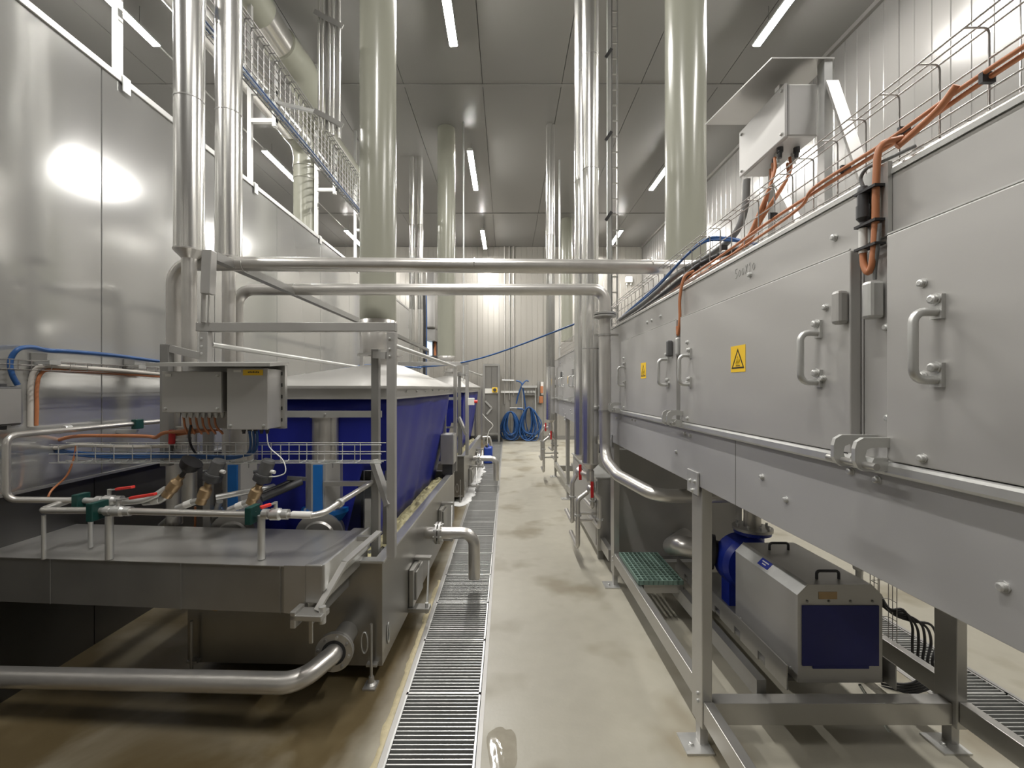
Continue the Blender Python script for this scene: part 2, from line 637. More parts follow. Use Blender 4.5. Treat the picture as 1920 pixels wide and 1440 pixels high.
def grating(x0, k, near, label, group):
    y0, y1 = G0 + k * GP, G0 + (k + 1) * GP
    t = thing('drain_grating', label, 'grating', (x0 + wdt / 2, (y0 + y1) / 2, -0.03), group)
    for xs_ in (x0, x0 + wdt - 0.010):
        MB().box(xs_, xs_ + 0.010, y0 + 0.003, y1 - 0.003, -0.03, 0.001).build('side_bar', 'galvanised', t)
    m = MB()
    m.box(x0, x0 + wdt, y0 + 0.003, y0 + 0.016, -0.03, 0.001)
    m.build('end_bar', 'galvanised', t)
    n = 18
    st = (GP - 0.02) / n
    if near:
        for i in range(n):
            place('bar', bar_me, t, (x0, y0 + 0.016 + (i + 0.75) * st, 0))
    else:
        m = MB()
        for i in range(n):
            y = y0 + 0.016 + (i + 0.75) * st
            m.box(x0 + 0.010, x0 + wdt - 0.010, y - 0.0028, y + 0.0028, -0.028, 0)
        m.build('bar_grid', 'galvanised', t)['kind'] = 'stuff'


n_l = list(range(-2, 22))
for i, k in enumerate(n_l):
    nm = ORD[i] if i < len(n_l) - 1 else 'farthest'
    grating(DX0 + 0.01, k, k < 6, 'slotted steel drain grating panel in the aisle floor, %s from the camera' % nm, 'aisle drain gratings')
for i, k in enumerate(range(-1, 4)):
    grating(EX0 + 0.01, k, 0 <= k < 3, 'slotted drain grating panel behind the process line, %s from the camera' % ORD[i], 'drain gratings behind the process line')

# ================================================================== CREAM VENTILATION DUCTS
def vertical_duct(px, pybot, Y, dia, label, cone=None, top=ZC - 0.003):
    p = W(px, pybot, Y)
    r = dia / 2
    t = thing('ventilation_duct', label, 'duct', (p.x, p.y, p.z), 'cream ventilation ducts')
    MB().tube([(p.x, Y, p.z), (p.x, Y, top)], r, 32).build('pipe', 'cream_plastic', t)
    if cone:
        m = MB()
        dz, r2, off, low = cone
        n = 28
        rows = []
        for d, rr, o in ((0, r, 0), (-dz, r2, off), (-dz - low, r2, off)):
            rows.append([V((p.x + o + rr * math.cos(2 * math.pi * j / n), Y + rr * math.sin(2 * math.pi * j / n), p.z + d)) for j in range(n + 1)])
        m.grid(rows)
        m.build('reducer', 'satin', t, solid=0.003)
        MB().lathe((p.x + off, Y, p.z - dz - low), (0, 0, 1), [(0, r2 + 0.05), (0.012, r2 + 0.05), (0.012, r2 + 0.003), (0.02, r2 + 0.003)], 28).build('flange', 'steel', t)
    return t


vertical_duct(709, 602, 3.7, 0.306, 'thick cream plastic duct rising from the front tank lid', (0.24, 0.095, -0.03, 0.06))
vertical_duct(837, 668, 7.41, 0.306, 'cream plastic duct rising from the rear tank lid', (0.10, 0.10, 0, 0.05))
t = vertical_duct(1285, 522, 3.5, 0.318, 'thick cream plastic duct standing on the near process tunnel', (0.12, 0.11, 0, 0.20))
vertical_duct(1063, 640, 11.37, 0.30, 'thin-looking far cream duct near the rear wall behind the process line')

# cream duct that drops onto the clad chamber, fed by a shiny pipe
t = thing('chamber_duct', 'short cream duct dropping onto the clad chamber roof with polished feed pipe', 'duct', (-2.83, 6.0, WT), 'cream ventilation ducts')
MB().tube(arc([(-2.83, 6.0, WT - 0.02), (-2.83, 6.0, 5.05), (-2.83, 5.6, 5.05)], 0.25), 0.155, 26).build('pipe', 'cream_plastic', t)
MB().tube([(-2.83, 3.2, 5.05), (-2.83, 5.62, 5.05)], 0.145, 26).build('feed_pipe', 'polished', t)
for z in (4.55, 4.72):
    MB().lathe((-2.83, 6.0, z), (0, 0, 1), [(0, 0.155), (0.004, 0.162), (0.03, 0.162), (0.034, 0.155)], 26, False).build('joint_ring', 'cream_plastic', t)

# big offset duct under the ceiling, over the chamber
t = thing('offset_duct', 'big cream duct with offset bends and a polished coupling under the ceiling', 'duct', (-2.72, 5.0, 5.2), 'cream ventilation ducts')
MB().tube([(-2.72, 1.5, 5.77), (-2.72, 4.66, 5.77)], 0.20, 30).build('pipe', 'cream_plastic', t)
MB().tube([(-2.72, 4.64, 5.77), (-2.72, 5.14, 5.77)], 0.185, 30).build('coupling', 'polished', t)
pts = spline([(-2.72, 5.10, 5.77), (-2.70, 5.30, 5.765), (-2.64, 5.52, 5.70), (-2.64, 5.72, 5.52), (-2.69, 5.98, 5.40), (-2.72, 6.35, 5.37), (-2.72, 7.2, 5.37)], 6)
MB().tube(pts, [0.205] * 6 + [0.20] * (len(pts) - 6), 30).build('offset_bend', 'cream_plastic', t)
MB().tube(arc([(-2.72, 7.18, 5.37), (-2.72, 9.3, 5.37), (-2.72, 9.3, WT - 0.01)], 0.3), 0.195, 30).build('pipe', 'cream_plastic', t)
for y in (1.6, 3.4, 4.5, 7.0, 8.6):
    z = 5.77 if y < 5 else 5.37
    MB().cyl((-2.72, y, z + 0.18), (-2.72, y, ZC - 0.002), 0.006, 6).build('hanger', 'steel_dark', t)

# ================================================================== INSULATED STAINLESS PIPES
def insulated_pipe(label, x, y, zbot, dia, joints, top=ZC - 0.003, stub=None, collar=True, mt='polished', group='insulated vertical pipes'):
    t = thing('insulated_pipe', label, 'pipe', (x, y, zbot), group)
    r = dia / 2
    cuts = [zbot] + list(joints) + [top]
    for a, b in zip(cuts, cuts[1:]):
        MB().tube([(x, y, a + 0.002), (x, y, b - 0.002)], r, 28).build('jacket', mt, t)
    for z in joints:
        MB().lathe((x, y, z), (0, 0, 1), [(-0.004, r + 0.0005), (-0.003, r + 0.002), (0.003, r + 0.002), (0.004, r + 0.0005)], 28, False).build('joint_band', 'steel_dark', t)
    if collar:
        MB().lathe((x, y, zbot), (0, 0, -1), [(-0.004, r + 0.004), (0.004, r + 0.004), (0.045, r * 0.55), (0.05, r * 0.5)], 28).build('end_cone', 'satin', t)
    if stub:
        MB().tube([(x, y, stub), (x, y, zbot)], r * 0.5, 20).build('core_pipe', 'satin', t)
    return t


def jz(py, Y):
    return H - (py - 727) * Y / F


p = W(355, 470, 2.55)
insulated_pipe('polished insulated pipe with cone end, leftmost of the near pair', p.x, 2.55, p.z, 0.156, [jz(190, 2.55)], stub=0.95)
p = W(429, 484, 2.95)
insulated_pipe('polished insulated pipe of the near pair, beside the cable ladder bracket', p.x, 2.95, p.z, 0.163, [jz(215, 2.95)], stub=0.95)
for i, (px, lab) in enumerate(((772.5, 'slim polished pipe beside the far cream duct, outer one of two'), (788, 'slim polished pipe beside the far cream duct, inner one of two'))):
    p = W(px, 720, 8.3)
    insulated_pipe(lab, p.x, 8.3, p.z, 0.108, [jz(422, 8.3), jz(580, 8.3)], collar=False, stub=0.3)
VX, VY = 0.768, 3.92
insulated_pipe('polished insulated riser above the red-handled valves, front one of two', VX, VY, jz(868, VY), 0.150, [jz(654, VY), jz(320, VY), jz(108, VY)])
insulated_pipe('polished insulated riser tucked behind the front riser of the process line', 0.735, 4.16, jz(852, 4.16), 0.150, [jz(342, 4.16), jz(141, 4.16)])
insulated_pipe('distant polished riser beside the far process tunnel', W(1032, 0, 7.3).x, 7.3, jz(787, 7.3), 0.152, [jz(442, 7.3), jz(688, 7.3)])

# ================================================================== CROSS PIPES OVER THE AISLE
HY, HZ = 2.66, jz(497, 2.66)
xl = W(327, 0, HY).x
t = thing('cross_pipe', 'thick satin pipe crossing the aisle at the top with left elbow down', 'pipe', (xl, HY, 0.8), 'pipes crossing the aisle')
MB().tube(arc([(xl, HY, 0.8), (xl, HY, HZ + 0.01), (1.9, HY, HZ - 0.02)], 0.13, 9), 0.0435, 24).build('pipe', 'satin', t)
for x in (W(459, 0, HY).x, -0.2, 0.9):
    MB().lathe((x, HY, HZ), (1, 0, 0), [(-0.004, 0.0435), (-0.002, 0.0455), (0.002, 0.0455), (0.004, 0.0435)], 24, False).build('weld_seam', 'steel', t)

KY = 3.39
xl, xr, KZ = W(444, 0, KY).x, W(1134, 0, KY).x, jz(543, KY)
t = thing('cross_pipe', 'lower satin pipe crossing the aisle and dropping beside the process tunnel', 'pipe', (xl, KY, 0.9), 'pipes crossing the aisle')
MB().tube(arc([(xl, KY, 0.9), (xl, KY, KZ), (xr, KY, KZ), (xr, KY, jz(590, KY))], 0.13, 9), 0.0445, 24).build('pipe', 'satin', t)
fz = jz(590, KY)
MB().lathe((xr, KY, fz), (0, 0, -1), [(-0.012, 0.088), (0.002, 0.088)], 26).build('flange', 'steel', t)
MB().lathe((xr, KY, fz), (0, 0, -1), [(0.002, 0.078), (0.008, 0.078)], 26).build('gasket', 'dark_gap', t)
MB().lathe((xr, KY, fz), (0, 0, -1), [(0.008, 0.088), (0.022, 0.088), (0.034, 0.048)], 26).build('flange', 'steel', t)
for k in range(6):
    a = k * math.pi / 3 + 0.3
    bolt(t, (xr + 0.07 * math.cos(a), KY + 0.07 * math.sin(a), fz + 0.012), 'z', 0.008)
path = [(xr, KY, fz - 0.02), (xr, KY, jz(860, KY)), (0.80, 3.06, 1.02), (0.96, 2.74, 0.955), (1.75, 2.74, 0.955)]
MB().tube(arc(path, 0.16, 9), 0.0435, 24).build('drop_pipe', 'satin', t)
for z in (jz(628, KY), jz(770, KY)):
    m = MB().lathe((xr, KY, z), (0, 0, 1), [(-0.008, 0.044), (-0.008, 0.049), (0.008, 0.049), (0.008, 0.044)], 24, False)
    m.box(xr + 0.045, xr + 0.13, KY - 0.008, KY + 0.008, z - 0.008, z + 0.008)
    m.build('pipe_clip', 'steel', t)
for px in (517,):
    MB().lathe((W(553, 0, KY).x, KY, KZ), (1, 0, 0), [(-0.004, 0.0445), (-0.002, 0.0475), (0.002, 0.0475), (0.004, 0.0445)], 24, False).build('weld_seam', 'steel', t)

# thin conduit dropping from the ceiling over the aisle
p = W(869, 0, 7.2)
tag(MB().cyl((p.x, 7.2, 1.1), (p.x, 7.2, ZC - 0.003), 0.013, 10).build('conduit', 'galvanised'), 'thin grey conduit dropping from the ceiling between the far cream duct and the middle lights', 'conduit')
p = W(1049, 0, 8.4)
tag(MB().cyl((p.x, 8.4, 2.1), (p.x, 8.4, ZC - 0.003), 0.016, 10).build('conduit', 'galvanised'), 'thin grey conduit beside the distant polished riser', 'conduit')

# ================================================================== HIGH CABLE LADDER, STRUTS AND BRACKETS
SY = [2.9, 4.4, 5.93, 7.45]
for i, y in enumerate(SY):
    t = thing('hanger_strut', 'galvanised strut standing on the clad chamber edge, %s from the camera' % ORD[i], 'strut', (-2.64, y, WT), 'struts with cable brackets')
    m = MB()
    m.box(-2.665, -2.625, y - 0.02, y + 0.02, WT + 0.001, ZC - 0.002)
    m.build('post', 'galvanised', t)
    m = MB()
    m.box(-2.70, -2.587, y - 0.03, y + 0.03, WT + 0.001, WT + 0.007)
    m.box(-2.587, -2.580, y - 0.03, y + 0.03, WT - 0.10, WT + 0.007)
    m.build('foot', 'galvanised', t)
    for z in (4.69, 4.40):
        MB().box(-2.625, -2.37, y - 0.018, y + 0.018, z - 0.02, z + 0.02).build('arm', 'galvanised', t)
    MB().box(-2.41, -2.37, y - 0.02, y + 0.02, 4.34, 5.02).build('upright', 'galvanised', t)


def basket(label, o, along, wide, deep, length, width, depth, step, name='wire_tray', group=None, nw=4, nd=2, r=0.0025, pieces=True, mt='wire', phase=0.5):
    """wire basket: hoops (deep flange - back - deep flange) every step, long wires along it"""
    o, a, w_, d_ = V(o), V(along), V(wide), V(deep)
    t = thing(name, label, 'cable tray', o, group)
    hoop = MB().tube(arc([d_ * depth, V((0, 0, 0)), w_ * width, w_ * width + d_ * depth], 0.012, 3), r, 6)
    n = int(length / step)
    if pieces:
        me = hoop.mesh('hoop', mt, (0, 0, 0))
        for k in range(n):
            place('hoop', me, t, o + a * (k + phase) * step)
    else:
        m = MB()
        for k in range(n):
            off = o + a * (k + phase) * step
            m.add([V(p) + off for p in hoop.v], hoop.f, True)
        m.build('hoops', mt, t)['kind'] = 'stuff'
    offs = [w_ * (width * i / (nw - 1)) for i in range(nw)]
    for i in range(1, nd + 1):
        offs += [d_ * (depth * i / nd), w_ * width + d_ * (depth * i / nd)]
    for q in offs:
        MB().cyl(o + q, o + q + a * length, r, 6).build('long_wire', mt, t)
    return t


basket('wide wire cable tray high above the tanks with blue cables', (-2.365, 1.6, 4.42), (0, 1, 0), (0, 0, 1), (1, 0, 0), 6.6, 0.56, 0.06, 0.1,
       nw=8, r=0.006, mt='steel_dark')
for k in range(4):
    pts = [(-2.33 + 0.012 * (k % 2), 1.6 + i * 0.7, 4.432 + 0.012 * k + random.uniform(-0.006, 0.006)) for i in range(9)]
    cable('blue_cable', 'dull blue cable in the wide high wire tray, %s of four' % ('lowest', 'second lowest', 'third lowest', 'uppermost')[k], pts, 0.007, 'blue_cable_dull', 'blue cables in the high wire tray', 6, 3)

# bundle of bright conduits hanging beside the high tray
t = thing('conduit_bundle', 'bundle of bright vertical conduits hanging in a bracket beside the big duct', 'conduit', (-1.9, 4.5, 4.35))
for i, px in enumerate((598, 605, 618, 625, 636)):
    x = W(px, 0, 4.5).x
    r = 0.012 if i < 2 else 0.017
    zb = 4.40 - 0.03 * i
    MB().tube([(x, 4.5, zb), (x, 4.5, ZC - 0.003)], r, 10).build('conduit_pipe', 'polished', t)
for px in (611, 630):
    x = W(px, 0, 4.5).x
    m = MB().box(x - 0.018, x + 0.018, 4.53, 4.55, 4.4, ZC - 0.003)
    m.build('back_channel', 'steel_dark', t)
for z in (4.46, 5.50):
    MB().bar((-2.02, 4.48, z + 0.10), (-1.72, 4.48, z - 0.06), 0.012, 0.05).build('clamp_bar', 'steel_dark', t)
MB().bar((-2.37, 4.42, 4.60), (-2.02, 4.50, 4.56), 0.03, 0.03).build('bracket', 'galvanised', t)

# cable ladder rising beside the front risers
y = 4.36
t = thing('cable_ladder', 'vertical cable ladder beside the polished front risers', 'cable tray', (W(1149, 0, y).x, y, 2.2))
x0, x1, x2 = W(1139, 0, y).x, W(1147, 0, y).x, W(1159, 0, y).x
MB().box(x0, x1 - 0.004, y, y + 0.03, 2.2, ZC - 0.003).build('cover_strip', 'galvanised', t)
for x in (x1, x2 - 0.008):
    MB().box(x, x + 0.008, y, y + 0.05, 2.2, ZC - 0.003).build('side_rail', 'steel_dark', t)
me = MB().box(0, x2 - x1 - 0.008, 0, 0.012, 0, 0.012).mesh('rung', 'steel', (0, 0, 0))
for k in range(24):
    place('rung', me, t, (x1 + 0.004, y + 0.01, 2.3 + 0.16 * k))
for py in (100, 255, 405):
    z = jz(py, y)
    MB().bar((x0 - 0.02, y - 0.01, z - 0.05), (x0 + 0.04, y - 0.01, z + 0.04), 0.012, 0.03).build('cable_clamp', 'dark_plastic', t)

# ================================================================== DIP TANKS WITH BLUE CURTAINS
def make_tank():
    """local frame: origin at the front right corner on the floor, x to the left is negative, y away from the camera"""
    t = thing('process_tank', 'nearest stainless tank with blue curtains under a white hood', 'tank', (-0.70, 2.40, 0), 'curtained process tanks', math.radians(-1.7), True)
    Lx, Ly, z0, z1 = -1.12, 2.66, 0.085, 0.666
    th = 0.03
    m = MB()
    m.box(-th, 0, 0, Ly, z0, z1)                       # right wall
    m.box(Lx, Lx + th, 0, Ly, z0, z1)
    m.box(Lx + th, -th, Ly - th, Ly, z0, z1)
    m.box(Lx + th, -0.21, 0, th, z0, 0.565)            # front wall, low part
    m.box(-0.21, -th, 0, th, z0, z1)
    m.box(Lx + th, -th, th, Ly - th, z0, z0 + 0.02)
    m.build('body', 'steel_tank', t)
    m = MB()
    m.box(-0.05, 0.012, -0.012, Ly, z1, z1 + 0.012)
    m.box(-0.22, -0.05, -0.012, 0.05, z1, z1 + 0.012)
    m.build('rim', 'galvanised', t)
    # liquid and foam
    MB().box(Lx + th, -th, th, Ly - th, z0 + 0.02, 0.50).build('bath', 'drip_water', t)['label'] = 'dull bath liquid'
    m = MB()
    rows = []
    for i in range(120):
        y = 0.31 + 2.10 * i / 119
        rows.append([V((-0.205 + 0.178 * k / 12, y, 0.605 + 0.075 * (noise.noise(V((k * 0.45, y * 14, 3))) * 0.5 + 0.35) * math.sin(math.pi * (k + 0.6) / 13.2) + 0.02 * noise.noise(V((k * 1.1, y * 40, 8))))) for k in range(13)])
    m.grid(rows)
    rows = []
    for i in range(30):
        y = 0.035 + 0.27 * i / 29
        rows.append([V((-0.30 + 0.27 * k / 16, y, 0.575 + 0.06 * (noise.noise(V((k * 0.5, y * 16, 5))) * 0.5 + 0.4))) for k in range(17)])
    m.grid(rows)
    o = m.build('foam', 'foam_yellow', t)
    o['kind'] = 'stuff'
    o['label'] = 'pale yellow foam'
    # curtains
    rows = []
    for i in range(13):
        f = i / 12
        row = []
        for j in range(41):
            g = j / 40
            y = 0.33 + 2.27 * g
            if f > 0.72:
                y = 0.33 + (2.27 - 0.35 * (f - 0.72)) * g
            x = -0.045 - 0.155 * f ** 1.2 + 0.008 * math.sin(g * 38 + f * 2) * f + 0.006 * math.sin(g * 17)
            row.append(V((x, y, 1.59 - 0.97 * f)))
        rows.append(row)
    MB().grid(rows).build('curtain', 'blue_curtain', t, solid=0.003)['label'] = 'blue side curtain'
    rows = []
    for i in range(9):
        f = i / 8
        rows.append([V((-1.06 + 1.0 * j / 40, 0.33 + 0.006 * math.sin(j * 0.9 + f) * f, 1.59 - (1.05 if j < 28 else 1.05 - 0.58 * min(1, (j - 27) / 6)) * f)) for j in range(41)])
    MB().grid(rows).build('curtain', 'blue_curtain', t, solid=0.003)['label'] = 'blue front curtain'
    rows = []
    for i in range(3):
        f = i / 2
        rows.append([V((-1.07, 0.33 + 2.27 * j / 20, 1.59 - 1.0 * f)) for j in range(21)])
    MB().grid(rows).build('curtain', 'blue_curtain', t, solid=0.003)
    # hood
    m = MB()
    hx0, hx1, hy0, hy1 = -1.10, -0.012, 0.28, 2.64
    for a in ((hx0, hx1, hy0, hy0 + 0.03), (hx0, hx1, hy1 - 0.03, hy1), (hx0, hx0 + 0.03, hy0 + 0.03, hy1 - 0.03), (hx1 - 0.03, hx1, hy0 + 0.03, hy1 - 0.03)):
        m.box(*a, 1.585, 1.648)
    hd = m.build('hood_rim', 'steel', t)
    m = MB()
    m.box(hx0 - 0.012, hx1 + 0.012, hy0 - 0.014, hy0, 1.578, 1.588)
    m.box(hx1, hx1 + 0.014, hy0, hy1, 1.578, 1.588)
    m.build('hood_lip', 'lid_white', t)
    cx, cy, q = -0.39, 1.30, 0.12
    base = [(hx0 - 0.015, hy0 - 0.015), (hx1 + 0.015, hy0 - 0.015), (hx1 + 0.015, hy1 + 0.01), (hx0 - 0.015, hy1 + 0.01)]
    topq = [(cx - q, cy - q), (cx + q, cy - q), (cx + q, cy + q), (cx - q, cy + q)]
    m = MB()
    vs = [(x, y, 1.645) for x, y in base] + [(x, y, 1.662) for x, y in base] + [(x, y, 1.845) for x, y in topq]
    m.add(vs, [(3, 2, 1, 0), (0, 1, 5, 4), (1, 2, 6, 5), (2, 3, 7, 6), (3, 0, 4, 7), (4, 5, 9, 8), (5, 6, 10, 9), (6, 7, 11, 10), (7, 4, 8, 11), (8, 9, 10, 11)])
    m.build('hood', 'lid_white', t)['label'] = 'low white pyramid hood'
    MB().lathe((cx, cy, 1.84), (0, 0, 1), [(0, 0.10), (0.08, 0.10), (0.08, 0.145), (0.092, 0.145), (0.092, 0.098), (0.14, 0.098)], 26).build('collar', 'satin', t)
    for k in range(7):
        bolt(t, (hx1, 0.55 + 0.30 * k, 1.625), 'X', 0.007)
    for x, y in ((-1.06, 0.40), (-0.10, 0.40), (-1.06, 2.55), (-0.10, 2.55)):
        MB().box(x - 0.02, x + 0.02, y - 0.02, y + 0.02, 0.10, 1.59).build('hood_post', 'steel_dark', t)
    # adjustable feet
    for x, y in ((-0.05, -0.035), (Lx + 0.05, -0.035), (-0.05, Ly - 0.25), (Lx + 0.05, Ly - 0.25)):
        m = MB()
        m.cyl((x, y, 0.005), (x, y, 0.34), 0.008, 10)
        m.lathe((x, y, 0.0), (0, 0, 1), [(0, 0.03), (0.008, 0.03), (0.02, 0.018), (0.05, 0.014)], 12)
        m.box(x - 0.035, x + 0.035, y - 0.045, y + 0.03, 0.0005, 0.009)
        m.box(x - 0.03, x + 0.03, y + 0.0, y + 0.036, 0.10, 0.112)
        m.build('foot', 'steel', t)
    # lifting lugs at the front corner
    for x, y, ax in ((-0.10, -0.004, 0), (0.004, 0.10, 1)):
        pts = [(x + (0.018 * math.cos(a) if not ax else 0), y + (0.018 * math.cos(a) if ax else 0), 0.215 + 0.06 * math.sin(a)) for a in [2 * math.pi * i / 14 for i in range(14)]]
        MB().tube(pts, 0.004, 6, closed=True).build('lug', 'galvanised', t)
    # clamped cleaning hatches on the long side
    for y, zc in ((0.70, 0.25), (1.78, 0.36)):
        h = MB().box(0.001, 0.035, y - 0.13, y + 0.13, zc - 0.13, zc + 0.13).build('hatch', 'steel', t, bevel=0.006)
        MB().bar((0.125, y - 0.11, zc - 0.125), (0.105, y + 0.06, zc + 0.15), 0.03, 0.008, (1, 0, 0)).build('clamp_strap', 'galvanised', h)
        MB().box(0.036, 0.05, y - 0.09, y + 0.10, zc - 0.10, zc + 0.10).build('hatch_rib', 'steel', h, bevel=0.004)
        m = MB().box(0.0, 0.145, y - 0.15, y - 0.07, zc - 0.155, zc - 0.13)
        m.box(0.0, 0.12, y + 0.03, y + 0.08, zc + 0.135, zc + 0.155)
        m.build('clamp_block', 'steel', h)
        MB().cyl((0.125, y - 0.12, zc - 0.17), (0.125, y - 0.12, zc - 0.10), 0.012, 10).build('clamp_pin', 'galvanised', h)
    # overflow pipe that ends over the drain
    oy, oz = 1.12, 0.455
    MB().tube(arc([(0.0, oy, oz), (0.40, oy, oz), (0.40, oy, 0.085)], 0.10, 9), 0.047, 22).build('overflow_pipe', 'satin', t)['label'] = 'satin overflow elbow'
    for x in (0.085, 0.112):
        f = MB().lathe((x, oy, oz), (1, 0, 0), [(0, 0.088), (0.016, 0.088)], 24).build('flange', 'steel', t)
    for k in range(8):
        a = k * math.pi / 4 + 0.2
        MB().cyl((0.072, oy + 0.07 * math.cos(a), oz + 0.07 * math.sin(a)), (0.14, oy + 0.07 * math.cos(a), oz + 0.07 * math.sin(a)), 0.007, 8).build('flange_bolt', 'galvanised', t)
    # drain outlet at the front, with a bare pipe hole
    MB().tube([(-0.95, -0.002, 0.42), (-0.95, 0.02, 0.42)], 0.03, 16).build('port', 'dark_gap', t)
    m = MB().tube([(-0.95, -0.012, 0.42), (-0.95, 0.01, 0.42)], 0.036, 16)
    m.build('port_ring', 'bronze', t)
    return t


tank = make_tank()
tank2 = copy_tree(tank, None, (0.09, 3.70, 0), 'second stainless tank with blue curtains, behind the nearest tank')

# ------------------------------------------------------------------ guard frames that stand on the tanks
def make_frame():
    t = thing('guard_frame', 'square-tube guard frame standing on the nearest tank', 'frame', (-0.66, 2.45, 0.678), 'tank guard frames')
    s = 0.048
    Y = 2.45
    xl, xr = -1.725, -0.66
    m = MB().box(xr - s / 2, xr + s / 2, Y - s / 2, Y + s / 2, 0.679, 1.97)
    m.build('post', 'steel_dull', t, bevel=0.003)
    MB().box(xl - s / 2, xl + s / 2, Y - s / 2, Y + s / 2, 1.40, 1.97).build('post', 'steel_dull', t, bevel=0.003)
    MB().box(-1.875, -1.83, 2.63, 2.67, 0.60, 1.47).build('post', 'steel_dull', t, bevel=0.003)
    MB().bar((xl, Y + 0.02, 1.42), (-1.85, 2.64, 1.42), 0.04, 0.04).build('arm', 'steel_dull', t)
    MB().box(xl - 0.045, xr + s / 2 + 0.002, Y - s / 2, Y + s / 2, 1.971, 2.022).build('top_bar', 'steel_dull', t, bevel=0.003)
    # rear posts
    MB().box(-0.62, -0.58, 4.96, 5.0, 0.679, 1.93).build('post', 'steel_dull', t)
    MB().box(-1.71, -1.67, 4.96, 5.0, 0.60, 2.43).build('post', 'steel_dull', t)
    # inner posts with short arms
    MB().box(-0.805, -0.76, 2.53, 2.575, 0.62, 1.88).build('inner_post', 'steel_dark', t, bevel=0.003)
    MB().bar((-0.78, 2.53, 1.845), (-0.685, 2.46, 1.835), 0.035, 0.04).build('arm', 'steel_dull', t)
    MB().box(-1.985, -1.935, 2.44, 2.485, 1.20, 1.90).build('inner_post', 'steel_dark', t, bevel=0.003)
    MB().bar((-1.935, 2.46, 1.875), (-1.748, 2.45, 1.83), 0.03, 0.04).build('arm', 'steel_dull', t)
    MB().bar((-0.785, 2.52, 1.22), (-0.675, 2.44, 0.98), 0.035, 0.04).build('brace', 'steel_dull', t)
    # receding rails
    MB().cyl((-0.66, 2.47, 1.895), (-0.60, 4.97, 1.895), 0.0155, 14).build('hand_rail', 'galvanised', t)
    MB().cyl((-1.71, 2.47, 1.90), (-1.69, 4.97, 1.885), 0.0155, 14).build('hand_rail', 'galvanised', t)
    MB().bar((-1.70, 2.47, 2.412), (-1.69, 4.97, 2.412), 0.05, 0.05).build('top_beam', 'steel_dark', t)
    # telescopic stay on the left post
    MB().bar((-1.695, 2.42, 2.18), (-1.685, 2.42, 2.425), 0.055, 0.05, (0, 1, 0)).build('stay_box', 'steel_dull', t, bevel=0.003)
    for dx in (-0.018, 0.012):
        MB().cyl((-1.705 + dx, 2.42, 2.02), (-1.70 + dx, 2.42, 2.19), 0.012 if dx < 0 else 0.005, 10).build('stay_rod', 'steel', t)
    # bar that carries the pumps
    MB().box(-1.80, -0.76, 2.585, 2.60, 1.47, 1.51).build('pump_bar', 'galvanised', t)
    bolt(t, (-1.10, 2.585, 1.49), 'y', 0.006)
    for z in (1.93, 1.87, 1.83):
        bolt(t, (-0.665, 2.426, z), 'y', 0.006)
    for z in (1.93, 1.885, 1.845):
        bolt(t, (-1.735, 2.426, z), 'y', 0.006)
    MB().box(-1.12, -0.70, 2.60, 2.64, 1.05, 1.075).build('cross_bar', 'steel', t)
    return t


fr = make_frame()
fr2 = copy_tree(fr, None, (0.09, 3.70, 0), 'square-tube guard frame standing on the second tank')

# ------------------------------------------------------------------ low cover box in front of the tank
t = thing('trough_cover', 'long low stainless cover box in front of the nearest tank', 'cover', (-0.94, 2.0, 0.59), None, math.radians(-4.2), True)
CX0, CD, CZ0, CZ1 = -1.75, 0.50, 0.0, 0.222
m = MB()
m.box(CX0, 0, 0, 0.006, CZ0, CZ1 - 0.004)
m.box(CX0, 0, CD - 0.006, CD, CZ0, CZ1 - 0.004)
m.box(-0.006, 0, 0.006, CD - 0.006, CZ0, CZ1 - 0.004)
m.box(CX0, CX0 + 0.006, 0.006, CD - 0.006, CZ0, CZ1 - 0.004)
m.build('shell', 'steel_cover', t)
MB().box(CX0 - 0.004, 0.004, -0.004, CD, CZ1 - 0.004, CZ1).build('top_sheet', 'steel', t)
MB().box(-0.105, 0.014, -0.006, 0.0, 0.002, CZ1 + 0.004).build('end_sheet', 'steel', t)
e = MB().box(0.0, 0.085, -0.012, CD + 0.02, 0.055, CZ1 + 0.012).build('end_box', 'steel', t, bevel=0.005)
MB().box(0.086, 0.10, -0.02, CD + 0.02, 0.12, CZ1 + 0.02).build('end_plate', 'galvanised', e, bevel=0.004)
m = MB().bar((0.215, 0.36, 0.27), (0.15, 0.08, 0.215), 0.035, 0.010)
m.bar((0.152, 0.085, 0.217), (0.085, -0.06, 0.05), 0.035, 0.010)
m.build('clamp_strap', 'lid_white', t)
MB().box(0.10, 0.20, 0.33, 0.36, 0.225, 0.25).build('strap_hinge', 'steel', t)
m = MB().box(-0.02, 0.125, -0.10, -0.02, 0.02, 0.045)
m.box(-0.02, 0.005, -0.10, -0.02, -0.015, 0.06)
m.build('clamp_block', 'steel', t, bevel=0.004)
MB().cyl((0.11, -0.06, -0.005), (0.11, -0.06, 0.07), 0.016, 12).build('clamp_nut', 'galvanised', t)
MB().box(0.03, 0.045, -0.03, -0.02, -0.12, 0.02).build('stop_lug', 'steel', t)
MB().box(-0.006, 0.02, 0.02, CD - 0.02, -0.06, 0.0).build('hanger_plate', 'steel_dark', t)
for x in (-1.3, -0.62, -0.125):
    MB().box(x - 0.0015, x + 0.0015, -0.0058, -0.004, 0.0, CZ1 - 0.004).build('sheet_seam', 'steel_dark', t)

